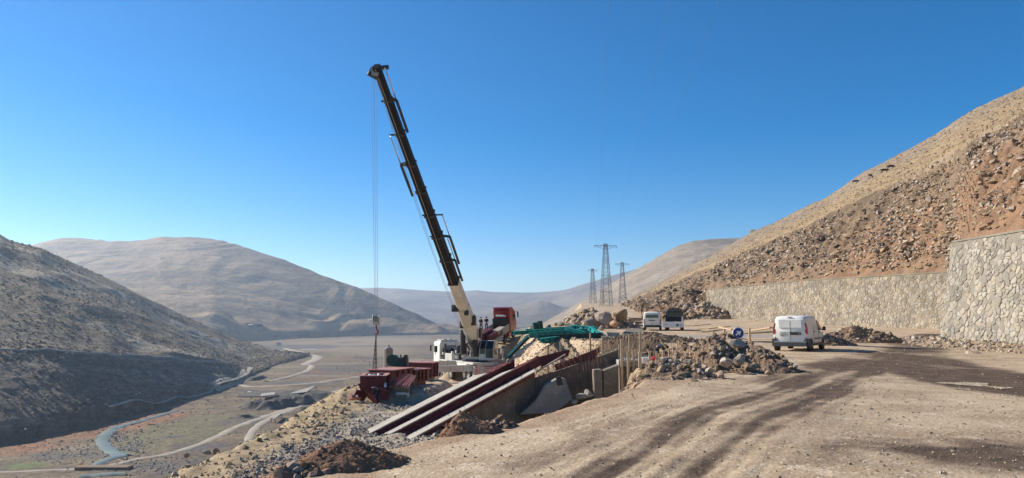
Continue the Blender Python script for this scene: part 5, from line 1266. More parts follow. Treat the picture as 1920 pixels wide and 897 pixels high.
# foundation slab, white board and red bag in the pit
o = MB().prism([P(1160, 688, 41), P(1216, 688, 41), P(1216, 676, 41), P(1160, 676, 41)], (0, 3, 0)).build('foundation_block', m_concrete, None, .03); tag(o, 'pale foundation block in the excavation between the timber posts', 'concrete block')
for k in range(14):
    x = 1160 + k * 4.3; o = MB().tube([P(x, 678, 41.2), P(x + random.uniform(-1, 1), 664 + random.uniform(-3, 4), 41.2)], .028, 5).build('rebar', m_galv); tag(o, ORD[k] + ' from the left of the upright starter bars in the excavation', 'rebar', 'upright starter bars')
o = MB().box((0, 0, 0), (.6, .5, .35)).build('white_box', m_white, None, .04); o.location = P(1212, 676, 40.6); tag(o, 'white box beside the bright red bag in the excavation', 'box')
bm_ = boulder('red_bag', P(1222, 676, 40.5), .42, m_redbag, 'bright red crumpled bag in the excavation', 'bag', 77, squash=(1.2, .6, .9))
# dark slab edge, far side blocks
for k, (a, c_, d, e_, D, ex, mt, nm, lb) in enumerate((((1137, 623), (1162, 624), (1162, 634), (1140, 631), 58, 1.2, m_concrete, 'concrete_block', 'pale concrete block at the right end of the teal steel'),
        ((1190, 626), (1209, 627), (1209, 634), (1190, 634), 60, 1.0, m_black, 'steel_plate', 'dark plate standing at the right of the grey sheet'),)):
    tag(MB().prism([P(*a, D), P(*c_, D), P(*d, D), P(*e_, D)], (0, ex, 0)).build(nm, mt, None, .02), lb, 'block' if k == 0 else 'steel plate')
o = MB().prism([P(1158, 634, 57.5), P(1192, 634, 57.5), P(1207, 618.5, 66), P(1176, 618.5, 66)], (0, 0, .08)).build('formwork_sheet', m_greypaint if 0 else m_oldconcrete, None, .01); tag(o, 'large grey sheet tilted on the ground in front of the plank stack', 'formwork sheet')
g0 = on_near(1183, 612.5, 40, 110)
for k in range(9):
    o = MB().box((0, 0, 0), (2.9 + random.uniform(-.5, .5), 1.1, .11)).build('plank', m_oldwood, None, .01); o.location = g0 + Vector((random.uniform(-.35, .35), random.uniform(-.2, .2), .10 + .135 * k)); o.rotation_euler = (random.uniform(-.02, .02), random.uniform(-.04, .04), R(-8 + random.uniform(-7, 7)))
    tag(o, 'weathered board, ' + ('topmost' if k == 8 else ORD[k] + ' from the ground') + ' in the plank stack left of the minibus', 'plank', 'boards in the plank stack')
# planks along the foot of the back wall
for k, (a, c_, D0, D1, w2, lb) in enumerate((((1292, 612), (1326, 609), 74, 80, .9, 'broad pale plank on the ground right of the pickup'), ((1318, 618), (1360, 613), 62, 66, 1.0, 'pale board lying left of the round blue sign'), ((1322, 622), (1352, 619), 58, 60, .7, 'lower pale board lying left of the round blue sign'),
        ((1408, 622), (1447, 616), 55, 52, .35, 'long plank pointing at the left rear of the compact van'), ((1400, 627), (1446, 624), 52, 50, .8, 'wide plank on the ground left of the compact van'), ((1350, 615), (1374, 620), 58, 54, .3, 'thin light board just behind the blue sign'))):
    o = MB().bar(P(*a, D0), P(*c_, D1), w2, .08).build('plank', m_wood, None, .01); tag(o, lb, 'plank')
    o.location.z += .05

# ================================================================ TEAL STEEL PILE
def i_beam(label, pa, Da, pb, Db, h, wd, mt, stiff=8, group='teal steel beams in the pile', roll=0):
    a, c_ = P(*pa, Da), P(*pb, Db); o = empty('steel_beam', a, label, 'steel beam', group); e_ = c_ - a; t = e_.normalized()
    up = Matrix.Rotation(roll, 3, t) @ Vector((0, 0, 1)); s_ = t.cross(up).normalized(); up = s_.cross(t)
    for nm, d0, hh in (('top_flange', up * h / 2, .035), ('bottom_flange', -up * h / 2, .035)):
        MB().bar(d0, e_ + d0, wd, hh, up=tuple(up)).build(nm, mt, o)
    MB().bar(Vector(), e_, .03, h - .04, up=tuple(up)).build('web', mt, o)
    if stiff:
        b = MB()
        for k in range(stiff): p = e_ * ((k + .5) / stiff); b.bar(p - up * (h / 2 - .02), p + up * (h / 2 - .02), wd * .9, .03, up=tuple(t))
        b.build('stiffener', mt, o)
    return o
for lb, pa, Da, pb, Db, h, wd, mt, st in (
        ('longest teal beam, reaching out left over the dirt heap', (963, 625), 57, (1075, 617), 64, .26, .3, m_teal, 12),
        ('teal beam lying along the back of the pile with a bright upper flange', (985, 620), 63, (1096, 613.5), 66, .24, .4, m_teal, 8),
        ('teal beam in the middle of the pile with many stiffeners', (992, 629), 58, (1120, 620), 62, .42, .3, m_teal, 11),
        ('dark teal beam along the front of the pile', (1008, 634), 56, (1130, 629), 57, .40, .3, m_dkteal, 7),
        ('short teal beam lowest at the left front of the pile', (1013, 639), 54, (1046, 635), 56, .30, .35, m_teal, 3),
        ('teal beam lying crosswise over the right part of the pile', (1060, 616), 58, (1097, 624), 57, .16, .3, m_teal, 0),
        ('teal beam end sloping down at the right of the pile', (1104, 615), 61, (1130, 631), 57, .3, .3, m_teal, 3),
        ('teal beam on the right of the pile behind the crosswise one', (1070, 612), 66, (1118, 616), 63, .26, .3, m_teal, 5),
        ('second dark beam under the front of the pile', (1018, 641), 56.5, (1120, 636), 57.5, .26, .3, m_dkteal, 4)):
    i_beam(lb, pa, Da, pb, Db, h, wd, mt, st)
for k, (px, ya, yb, lb) in enumerate(((1004.5, 605, 618, 'left one of the two teal stubs standing up from the pile'), (1013.5, 602, 617, 'right and taller one of the two teal stubs standing up from the pile'), (1030, 609, 614, 'tiny dark stub on top of the teal pile'))):
    b = MB(); p = P(px, yb, 62); h = P(px, ya, 62).z - p.z
    for d in (-.18, .18): b.box((d if k < 2 else d * .3, 0, h / 2), (.05, .3, h))
    b.box((0, 0, h / 2), (.34 if k < 2 else .1, .04, h)); o = b.build('steel_stub', m_dkteal, None); o.location = p; o.rotation_euler = (0, R(-8), .3); tag(o, lb, 'steel stub')
i_beam('single dark green beam leaning on the tan dirt heap', (953, 670), 51, (991, 631), 54.5, .22, .22, m_dkteal, 0, group=None)

# ================================================================ HEAPS
def heap(name, label, c, rx, ry, h, mt, rot=0, seed=1, rough=.25, cat='dirt heap', stone_m=None, nst=300, smin=.03, smax=.16, ridge=0, n=64):
    g = np.random.default_rng(seed); u = np.linspace(-1.25, 1.25, n); X, Y = np.meshgrid(u, u)
    r = np.hypot(X, Y); ang = np.arctan2(Y, X)
    rr_ = r / (1 + .22 * fbm(np.cos(ang) * 1.5 + seed, np.sin(ang) * 1.5, 3, seed))
    z = h * np.clip(1 - rr_, 0, 1) ** .85 * (1 + ridge * np.sin(X * 4 + seed))
    sc = max(rx, ry); z = z + rough * h * fbm(X * 3.2, Y * 3.2, 5, seed, .62) * sstep(1.15, .7, rr_) - .25 * h * sstep(.95, 1.25, rr_)
    ca, sa = math.cos(rot), math.sin(rot); x = X * rx; y = Y * ry; wx = x * ca - y * sa; wy = x * sa + y * ca
    base = np.minimum(near_z(wx + c[0], wy + c[1], False), c[2] + .6)
    base = np.where(r < .8, base, base); lift = base - c[2]
    V = np.stack([wx, wy, z + lift * .95], -1)
    o = link(name, np_mesh(name, V.reshape(-1, 3), grid_faces(n, n), smooth=False), mt); o.location = c; tag(o, label, cat)
    if nst:
        k = g.random((nst, 2)) * (n - 2); i = k[:, 0].astype(int); j = k[:, 1].astype(int); p = V[i, j]; keep = rr_[i, j] < 1.2; p = p[keep]
        sz = (smin + (smax - smin) * g.random(len(p)) ** 3); p = p + np.stack([0 * sz, 0 * sz, sz * .25], -1)
        tag(stones('clods', p, sz, stone_m or mt, 1, .85, parent=o, seed=seed), kind='stuff')
    return o, c
m_clod = m_rockred
def gp(px, py, D):
    p = P(px, py, D); p.z = nz(p.x, p.y); return p
heap('dirt_heap', 'long heap of dark red-brown clay at the lower left edge of the yard', gp(645, 872, 10.6), 1.05, .50, .40, m_clay, R(6), 3, .13, stone_m=m_clod, nst=700, smin=.006, smax=.04, n=110)
heap('dirt_heap', 'tumble of broken red clods left of the long clay heap', gp(520, 895, 10.2), .85, .45, .22, m_clay, R(20), 13, .35, stone_m=m_clod, nst=1000, smin=.012, smax=.11, n=80)
heap('dirt_heap', 'red-brown clay heap in front of the sloping girders', gp(858, 815, 13.0), .78, .42, .40, m_clay, R(-8), 5, .15, stone_m=m_clod, nst=600, smin=.006, smax=.035, n=100)
heap('dirt_heap', 'low scatter of brown clods right of the clay heap by the girders', gp(918, 800, 13.6), .45, .4, .2, m_clay, 0, 15, .4, stone_m=m_clod, nst=300, smin=.02, smax=.08, n=40)
heap('boulder_mound', 'brown mound of earth and boulders between the excavation and the compact van', gp(1358, 668, 25.2), 2.15, 2.8, 1.12, m_dirt, R(15), 8, .42, 'mound', m_rockbrown, 1300, .02, .13, n=140)
heap('boulder_mound', 'low tan shoulder of rubble at the near right corner of the excavation', gp(1248, 700, 21.8), 1.5, 1.6, .50, m_dirt, 0, 18, .40, 'mound', m_rockbrown, 900, .02, .12, n=60)
heap('dirt_heap', 'dark earth heap behind the compact van at the foot of the back wall', gp(1612, 645, 50), 2.7, 1.6, 1.15, m_dirt, R(-8), 9, .35, stone_m=m_rocktan, nst=500, smin=.03, smax=.16)
heap('dirt_heap', 'low earth ridge joining the compact van and the dark heap', gp(1555, 650, 46), 1.5, 1.3, .7, m_dirt, 0, 19, .35, stone_m=m_rocktan, nst=250, smin=.03, smax=.16, n=40)
heap('dirt_heap', 'tan spoil heap carrying the left ends of the teal beams', Vector((1.6, 55.5, -1.6)), 4.3, 4.5, 2.2, m_tansoil, R(10), 10, .18, stone_m=m_rocktan, nst=4000, smin=.02, smax=.10, n=80)
heap('dirt_heap', 'low tan rubble bank behind the bent bars and red plates', Vector((4.2, 48.5, -1.3)), 4.6, 2.2, 1.55, m_tansoil, R(14), 11, .3, stone_m=m_rocktan, nst=2500, smin=.02, smax=.10, n=70)
heap('dirt_heap', 'small rubble bank at the back of the excavation behind the workers', Vector((9.4, 50.5, -.3)), 4.2, 1.8, .65, m_dirt, R(4), 12, .4, stone_m=m_rocktan, nst=900, smin=.02, smax=.12, n=60)
heap('boulder_mound', 'grassy rubble heap with huge boulders left of the plank stack', gp(1112, 612, 93), 5.6, 5.0, 2.2, m_tansoil, 0, 14, .3, 'mound', m_rocktan, 900, .08, .5, n=70)
heap('rubble_heap', 'pale rubble piled against the foot of the near stone wall', Vector((28.4, 44, 0.0)), 3.2, 9.5, .30, m_tansoil, R(-2), 16, .5, 'rubble', m_rocktan, 3800, .02, .14, n=120)
heap('rubble_heap', 'rubble spilling round the corner of the near stone wall', Vector((29.2, 51.0, 0.02)), 2.0, 1.9, .25, m_tansoil, 0, 17, .4, 'rubble', m_rocktan, 700, .04, .25, n=50)
heap('dirt_heap', 'tan rocky bank at the outer rim of the bench left of the crane cab', Vector((-13.2, 100, -4.6)), 4.0, 6.0, 2.6, m_tansoil, 0, 24, .4, stone_m=m_rocktan, nst=400, smin=.08, smax=.5)
heap('dirt_heap', 'rubble tumbled against the far left end of the curving stone wall', gp(1318, 606, 148), 6, 7, 3.2, m_tansoil, 0, 26, .35, stone_m=m_rockcut, nst=700, smin=.1, smax=.7, n=50)
# named boulders: (px, py of centre, D, radius, material, label)
for k, (px, py, D, r, mt, lb, sq) in enumerate((
        (1381, 650, 24.6, .36, m_rocktan, 'biggest sunlit boulder, lying across the top of the mound below the blue sign', (1.5, 1, .75)),
        (1325, 649, 26.5, .22, m_rockbrown, 'flat sunlit boulder on the crest of the mound left of the biggest one', (1.4, 1, .6)),
        (1296, 660, 25.5, .22, m_rockbrown, 'lumpy tan boulder near the left crest of the mound', (1, 1, 1)),
        (1274, 706, 20.6, .215, m_rocktan, 'smooth round pale boulder at the near foot of the mound', (1.05, 1, 1.1)),
        (1299, 716, 19.9, .15, m_rocktan, 'tan rock just right of the round pale boulder', (1.2, 1, .8)),
        (1257, 697, 21.6, .14, m_rockred, 'small reddish rock left above the round pale boulder', (1.1, 1, .8)),
        (1360, 679, 22.6, .28, m_rockbrown, 'shaded brown boulder in the middle of the mound', (1.1, 1, .9)),
        (1387, 675, 22.9, .25, m_rockbrown, 'tall shaded boulder right of the middle of the mound', (.8, 1, 1.1)),
        (1412, 688, 22.5, .16, m_rocktan, 'bright little rock low on the right of the mound', (.8, 1, 1.1)),
        (1425, 658, 27, .33, m_concrete, 'broken grey concrete slab piece on the right of the mound', (1.4, .7, .5)),
        (1447, 668, 27.5, .2, m_rockbrown, 'pale boulder nearest the left rear wheel of the compact van', (1, 1, 1)),
        (1330, 696, 21.0, .17, m_rockbrown, 'grey angular rock at the near foot of the mound', (1.2, 1, .8)),
        (1352, 703, 20.6, .14, m_rockbrown, 'brown angular rock at the foot right of the grey one', (1.1, 1, .9)),
        (1242, 712, 20.4, .14, m_rocktan, 'flat tan rock left of the round pale boulder', (1.5, 1, .5)),
        (1229, 706, 21, .12, m_rocktan, 'small angular rock at the far left foot of the mound', (1, 1, 1)),
        (1440, 700, 22, .12, m_rocktan, 'small rock at the right tip of the mound', (1.2, 1, .8)),
        (1133, 601, 88, 1.35, m_rockbrown, 'huge pinkish boulder left of the plank stack', (1.15, 1, .9)),
        (1158, 592, 91, 1.6, m_rockbrown, 'huge grey boulder leaning behind the pinkish one', (1.1, 1, 1.05)),
        (1106, 607, 88, .95, m_rockgrey, 'dark grey boulder left of the huge pinkish one', (.9, 1, 1)),
        (1152, 608, 85, .75, m_rockbrown, 'brown boulder in front of the huge grey one', (1.4, 1, .7)),
        (1128, 616, 80, .42, m_rockbrown, 'small pinkish boulder behind the right end of the teal steel', (1, 1, .9)),
        (1140, 613, 81, .40, m_rockred, 'small reddish boulder below the huge pinkish one', (1, 1, 1)),
        (1413, 436, 324, 1.9, m_concrete, 'lone pale boulder on the skyline of the right hillside', (1.5, 1, .8)),
        (1824, 667, 35.8, .45, m_rocktan, 'largest tan block in the rubble below the near stone wall', (.8, .8, 1.2)),
        (1801, 672, 36.5, .28, m_rocktan, 'tan block left of the largest one below the near stone wall', (1, 1, .8)),
        (1862, 668, 37.5, .30, m_rocktan, 'pinkish block right of the largest one below the near stone wall', (1.2, 1, .8)),
        (1895, 672, 37.5, .33, m_rocktan, 'pale block in the rubble at the right edge of the photograph', (1.1, 1, .9)),
        (350, 854, 250 * 1.0, 1.2, m_dirt, 'dark rock lying beside the valley road near the grassy bank', (1, 1, .9)),
        (404, 850, 243, 1.5, m_dirt, 'dark upright rock where the bank meets the valley road', (.8, 1, 1.2)),
        (388, 848, 245, 1.4, m_rockgrey, 'grey rock left of the dark upright one in the valley', (1.2, 1, .7)))):
    boulder('boulder', P(px, py, D), r * 1.15, mt, lb, 'boulder', 500 + k, squash=sq)
# litter
o = boulder('plastic_bag', on_near(689, 873, 5, 30) + Vector((0, 0, .03)), .05, m_white, 'crumpled white plastic scrap on the gravel below the clay heap', 'litter', 91)

# ================================================================ RED GIRDER SITE under the hook
def zbx(px, py, D): return P(px, py, D)
def box_segment(label, px, pyt, D, wd, h, dp, rz=0, open_top=False, bolts=True):
    """red box girder segment: px,pyt = middle of the top front edge"""
    c = P(px, pyt, D); o = empty('box_girder_segment', c - Vector((0, 0, h)), label, 'girder segment', 'dark red box girder segments', rz)
    MB().box((0, .03, h / 2), (wd, .06, h)).build('front_plate', m_redsteel, o)
    MB().box((0, dp - .03, h / 2), (wd, .06, h)).build('rear_plate', m_redsteel, o)
    for s in (-1, 1): MB().box((s * (wd / 2 - .03), dp / 2, h / 2), (.06, dp - .13, h)).build('side_plate', m_redsteel, o)
    if open_top:
        b = MB()
        for y0 in (.1, dp - .1): b.box((0, y0, h + .03), (wd + .2, .35, .05))
        for s in (-1, 1): b.box((s * (wd / 2 - .05), dp / 2, h + .03), (.35, dp - .56, .05))
        b.build('top_flange', m_pinksteel, o, .005)
        MB().box((0, dp / 2, h * .45), (wd - .14, dp - .14, .05)).build('floor_plate', m_black, o)
    else: MB().box((0, dp / 2, h + .03), (wd + .25, dp + .25, .06)).build('top_plate', m_pinksteel, o, .005)
    gz_ = nz(o.location.x, o.location.y) - o.location.z
    if gz_ < -.1:
        for s in (-1, 1): MB().box((s * wd * .32, dp / 2, gz_ / 2 - .05), (.35, dp * .9, -gz_ + .1)).build('trestle', m_redsteel, o)
    if bolts:
        b = MB()
        for s in (-1, 1):
            for k in range(4):
                for q in range(3): b.tube([(s * wd / 2, dp * (k + .5) / 4, h * (.2 + .3 * q)), (s * (wd / 2 + .07), dp * (k + .5) / 4, h * (.2 + .3 * q))], .05, 6)
        b.build('bolt', m_pinksteel, o)
        b = MB()
        for s in (-1, 1):
            for k in range(3): b.box((s * (wd / 2 + .06), dp * (k + 1) / 4, h / 2), (.12, .04, h * .9))
        b.build('rib', m_redsteel, o)
    return o
s1 = box_segment('open-topped red box segment nearest the camera with white sacks inside', 699, 706, 52.5, 1.75, .98, 2.6, R(4), True)
box_segment('red box segment with a pale flat lid behind the open-topped one', 713, 695, 56.5, 2.0, 1.1, 3.6, R(-20))
box_segment('long low red segment beside the green machine', 755, 694, 60, 2.4, .95, 2.2, R(-25))
box_segment('red segment farthest right, by the front outrigger of the crane', 781, 681, 66, 2.9, 1.3, 2.0, R(-12))
for k, (x, y, r) in enumerate(((-.35, .9, .28), (.25, 1.1, .24), (.0, .5, .2))):
    p = s1.matrix_world.inverted(); boulder('sack', s1.location + Vector((x, y, 1.0)), r, m_white, ['largest white sack in the open red box segment', 'white sack on the right in the open red box segment', 'small white sack at the front of the open red box segment'][k], 'sack', 700 + k, flat=.6)
# angular brackets in front
for k, (px, py, D, rx_, ry_, rz_, w2, h2, lb) in enumerate(((676, 742, 51, .5, .3, .6, .9, .7, 'red steel bracket at the far left of the scatter by the worker'), (690, 735, 51.5, .9, -.2, .2, .8, .9, 'upright red bracket behind the bent worker'), (667, 748, 50.5, 1.2, .1, .9, .9, .4, 'low pinkish steel plate at the very rim of the bench'),
        (698, 747, 49.6, .6, .6, -.4, .8, .6, 'red bracket directly in front of the bent worker'), (718, 739, 51, .1, 0, .1, .35, .8, 'ribbed red post piece right of the bent worker'), (725, 741, 51.5, .1, .1, .5, .3, .7, 'second ribbed red post piece beside the cone'), (684, 722, 52.5, .5, .9, .3, .6, .8, 'tilted red bracket against the open-topped segment'))):
    b = MB(); M_ = Euler((rx_, ry_, rz_)).to_matrix().to_4x4(); b.prism([(-w2 / 2, 0, -h2 / 2), (w2 / 2, 0, -h2 / 2), (w2 / 2, 0, h2 / 4), (w2 / 5, 0, h2 / 2), (-w2 / 2, 0, h2 / 2)], (0, .05, 0)); b.box((0, .15, -h2 / 2), (w2, .34, .05)); b.box((-w2 / 2, .15, 0), (.05, .34, h2)); b.box((w2 * .1, .12, 0), (.04, .25, h2 * .8))
    o = b.build('steel_bracket', m_pinksteel if k == 2 else m_redsteel, None); o.location = P(px, py, D); o.rotation_euler = (rx_, ry_, rz_); tag(o, lb, 'steel bracket')
# cone-like red and white marker
b = empty('traffic_cone', on_near(722.5, 741, 30, 80), 'red cone with a white tip standing right of the bent worker', 'cone')
MB().tube([(0, 0, .05), (0, 0, .55)], [.26, .1], 14).build('cone', m_truckred, b); MB().tube([(0, 0, .55), (0, 0, .85)], [.12, .05], 12).build('white_tip', m_white, b); MB().box((0, 0, .03), (.6, .6, .06)).build('foot', m_truckred, b, .01)
# seven parallel bars
for k in range(8):
    f = k / 7; a = P(759 + 19.5 * f, 702.5 + 4 * f, 57 - f * 1.2); c_ = P(727 + 38.5 * f, 722 + 5 * f, 52.2 - f * .8)
    mt = m_pinksteel if k in (3, 5, 6, 7) else m_redsteel  # sunlit bars get the paler colour
    b = empty('steel_bar', a, ORD[k] + ' from the left of the parallel red bars beside the open segment', 'steel bar', 'parallel red bars on the bench')
    d = c_ - a; MB().bar((0, 0, 0), d, .16, .04).build('flange', mt, b); MB().bar((0, 0, .06), d + Vector((0, 0, .06)), .04, .1).build('web', mt, b)
for k, t in enumerate((.15, .8)):
    a = P(759, 702.5, 57).lerp(P(727, 722, 52.2), t); c_ = P(778.5, 706.5, 55.8).lerp(P(765.5, 727, 51.4), t); gz_ = nz(a.x, a.y); zt_ = min(a.z, c_.z) - .03
    o = MB().prism([(a.x, a.y, zt_), (c_.x, c_.y, zt_), (c_.x, c_.y, gz_ - .1), (a.x, a.y, gz_ - .1)], (0, .25, 0)).build('timber_bearer', m_oldwood, None, .01); tag(o, ['rear timber bearer under the parallel red bars', 'front timber bearer under the parallel red bars'][k], 'timber')
# green machine on the steel
b = empty('winch_machine', P(746, 690, 60.5), 'dark green machine with a round drum on top of the red steel', 'machine')
MB().box((.1, .4, .42), (1.35, .9, .8)).build('housing', m_dkteal, b, .06)
MB().tube([(-.45, -.15, .62), (-.45, .95, .62)], .42, 20).build('drum', m_dkteal, b)
q = MB(); disc_ring(q, (-.45, -.18, .62), (0, 1, 0), .3, .48, .08); q.build('drum_rim', m_dkteal, b)
MB().box((.55, -.08, .7), (.4, .12, .4)).box((.62, .2, .9), (.3, .4, .3)).tube([(.2, .2, .8), (.2, .2, 1.1)], .06, 8).build('motor', m_black, b, .02)
# tall cylinder, white gas bottle
b = empty('vertical_tank', P(728, 684, 67), 'slim upright pinkish-grey tank standing behind the green machine', 'tank')
MB().tube([(0, 0, -2.6), (0, 0, 1.45)], .42, 18).build('shell', m_concrete, b, smooth=False); MB().tube([(0, 0, 1.45), (0, 0, 1.55), (0, 0, 1.6), (0, 0, 1.8)], [.3, .28, .09, .08], 12).build('cap', m_greypaint, b)
b = MB()
for s in (-1, 0, 1): b.bar((s * .28, -.42, -2.6), (s * .28, -.42, 1.4), .05)
b2 = bpy.data.objects['vertical_tank']; b.build('strut', m_pinksteel, b2)
b = empty('gas_bottle', on_near(755, 742, 30, 80), 'white gas bottle lying on the crushed stone beside the parallel bars', 'gas bottle', rz=.1)
MB().tube([(-.5, 0, .12), (-.45, 0, .12), (.35, 0, .12), (.45, 0, .12)], [.06, .12, .12, .06], 14).build('bottle', m_white, b, smooth=True); MB().tube([(.42, 0, .12), (.56, 0, .12)], .035, 8).build('valve', m_chrome, b)
b = MB().box((0, 0, .2), (.14, .14, .45)).tube([(0, 0, .42), (0, 0, .55)], .07, 8).build('small_can', m_white, None, .03); b.location = on_near(765.5, 745, 30, 80); tag(b, 'small white can standing at the end of the gas bottle', 'can')

# ================================================================ SIGN
p = on_near(1384, 668, 20, 60); D = 33.0; c_ = P(1384, 625, D)
sg = empty('road_sign', Vector((c_.x, D, nz(c_.x, D))), 'round blue sign with a white arrow pointing up to the right', 'road sign'); zc = c_.z - sg.location.z
MB().tube([(0, .04, -.2), (0, .04, zc + .3)], .03, 8).build('pole', m_greypaint, sg)
fc = MB().tube([(0, -.02, zc), (0, .01, zc)], .255, 28).build('disc', m_blueink, sg)
q = MB(); disc_ring(q, (0, -.008, zc), (0, 1, 0), .235, .262, .045, 28); q.build('rim', m_white, fc)
ar = [(-.15, -.02, .035), (-.02, -.02, .035), (-.02, -.02, .13), (.17, -.02, 0), (-.02, -.02, -.13), (-.02, -.02, -.035), (-.15, -.02, -.035)]
Rm = Matrix.Rotation(R(-38), 4, 'Y'); q = MB().prism([(Rm @ Vector(v_)) + Vector((0, -.006, zc)) for v_ in ar], (0, -.008, 0)); q.build('arrow', m_white, fc)

# ================================================================ PYLONS AND WIRES
def pylon(label, px, yt, yb, D, armw, lev2=None):
    base = P(px, yb, D); top = P(px, yt, D); H = top.z - base.z; w0_ = H * .085; w1_ = H * .022
    o = empty('pylon', base - Vector((0, 0, 2)), label, 'pylon', 'lattice pylons on the ridge', R(random.uniform(-14, 14))); zz = 2
    wr = H * .0036
    for a, c_ in ((-1, -1), (1, -1), (1, 1), (-1, 1)): MB().bar((a * w0_ * 1.02, c_ * w0_ * 1.02, 0), (a * w1_, c_ * w1_, H + zz), wr * 1.6).build('leg', m_galv, o)
    b = MB(); n = 13; zs = [zz + H * (1 - (1 - k / n) ** 1.15) for k in range(n + 1)]
    wat = lambda z: w0_ * 1.02 + (w1_ - w0_ * 1.02) * z / (H + zz)
    for k in range(n):
        z0_, z1_ = zs[k], zs[k + 1]; a0, a1 = wat(z0_), wat(z1_)
        for sx, sy, tx, ty in ((-1, -1, 1, -1), (1, -1, 1, 1), (1, 1, -1, 1), (-1, 1, -1, -1)):
            b.bar((sx * a0, sy * a0, z0_), (tx * a1, ty * a1, z1_), wr); b.bar((tx * a0, ty * a0, z0_), (sx * a1, sy * a1, z1_), wr)
            if k % 3 == 0: b.bar((sx * a0, sy * a0, z0_), (tx * a0, ty * a0, z0_), wr)
    b.build('bracing', m_galv, o)
    b = MB(); za = H * .965 + zz
    for s in (-1, 1):
        b.bar((0, -w1_, za), (s * armw, 0, za + H * .005), wr * 1.3); b.bar((0, w1_, za), (s * armw, 0, za + H * .005), wr * 1.3); b.bar((s * w1_, 0, za - H * .055), (s * armw, 0, za), wr * 1.2)
        for t in (.35, .65): b.bar((s * armw * t, 0, za), (s * (armw * t + w1_), 0, za - H * .055 * (1 - t)), wr)
    b.bar((0, 0, H * .96 + zz), (0, 0, H + zz), wr * 2); b.build('crossarm', m_galv, o)
    b = MB()
    for s in (-1, 1): b.tube([(s * armw, 0, za), (s * armw, 0, za - H * .035)], wr * 1.4, 6)
    b.build('insulator', m_greypaint, o)
    if lev2: MB().bar((-armw * .35, 0, zz + H * lev2), (armw * .35, 0, zz + H * lev2), wr).build('lower_rail', m_galv, o)
    return o, [o.matrix_world, Vector((base.x, base.y, top.z))]
for args in (('nearest and tallest lattice pylon, in the middle of the group', 1137, 457, 580, 276, 4.4, .27), ('right lattice pylon, standing where the road climbs away', 1168, 492, 582, 360, 3.4), ('left lattice pylon of the group, against the sky', 1112, 504, 580, 430, 2.9), ('smallest and farthest lattice pylon, half hidden behind the nearest one', 1131, 543, 580, 620, 3.9)):
    pylon(*args)
bpy.context.view_layer.update()
# overhead wires, from the arms of the nearest pylon over the camera
for k, (x0, x1, xt) in enumerate((( 1116.5, 1141, 1151), (1137, 1245, 1300), (1157.5, 1330, 1420))):
    a = P(x0, 463, 276); c_ = P(xt, -200, 26); pts = []
    m = P(x1, 0, 45)
    for q in range(25):
        t = q / 24; p = a.lerp(c_, t); p.z -= 4 * t * (1 - t) * 3.0; pts.append(p)
    o = MB().tube(pts, .006, 4, cap=False).build('overhead_wire', m_galv); tag(o, ['left one of the three thin wires crossing the sky above the pylons', 'middle one of the three thin wires crossing the sky above the pylons', 'right one of the three thin wires crossing the sky above the pylons'][k], 'wire', 'overhead wires')
# marker post on the left
# ================================================================ CATTLE ON THE HILL
def cow(label, px, py, D, rz, s=1.0):
    bvh = cow.b; d = ray(px, py).normalized(); h = bvh.ray_cast(eye, d)[0] or P(px, py, D)
    o = empty('cow', h, label, 'cow', None, rz)
    ch = [[(Vector((0, .75, 1.15)), .26), (Vector((0, .3, 1.08)), .36), (Vector((0, -.3, 1.08)), .36), (Vector((0, -.75, 1.15)), .28), (Vector((0, -1.0, 1.15)), .17), (Vector((0, -1.25, .95)), .14), (Vector((0, -1.42, .70)), .11), (Vector((0, -1.5, .5)), .07)]]
    for sx in (-1, 1):
        ch.append([(Vector((0, -.75, 1.15)), .28), (Vector((sx * .2, -.7, .85)), .12), (Vector((sx * .2, -.68, .48)), .065), (Vector((sx * .2, -.70, .05)), .06)])
        ch.append([(Vector((0, .75, 1.15)), .26), (Vector((sx * .2, .75, .88)), .16), (Vector((sx * .2, .68, .62)), .09), (Vector((sx * .2, .84, .42)), .06), (Vector((sx * .2, .80, .05)), .055)])
    ch.append([(Vector((0, .75, 1.15)), .26), (Vector((0, 1.03, 1.2)), .04), (Vector((0, 1.1, .6)), .03)])
    skin('body', ch, m_cow if s < 1.05 else m_rockred, o, 1); b = MB()
    for sx in (-1, 1): b.tube([(sx * .08, -1.15, 1.05), (sx * .22, -1.2, 1.12), (sx * .25, -1.25, 1.22)], [.03, .025, .01], 6)
    b.build('horns', m_concrete, o); o.scale = (s * .9,) * 3
cow.b = BVHTree.FromPolygons([tuple(q) for q in CG.reshape(-1, 3)], grid_faces(CG.shape[0], CG.shape[1]).tolist())
for a in (('lowest and leftmost dark cow grazing near the skyline of the right hill', 1604, 345, 200, 1.2), ('reddish-brown cow in the middle of the line on the right hill', 1632, 335, 200, 2.2, 1.1), ('dark cow below the topmost one on the right hill', 1659, 325, 200, 1.5), ('topmost dark cow near the skyline of the right hill', 1670, 318, 200, 1.4)): cow(*a)

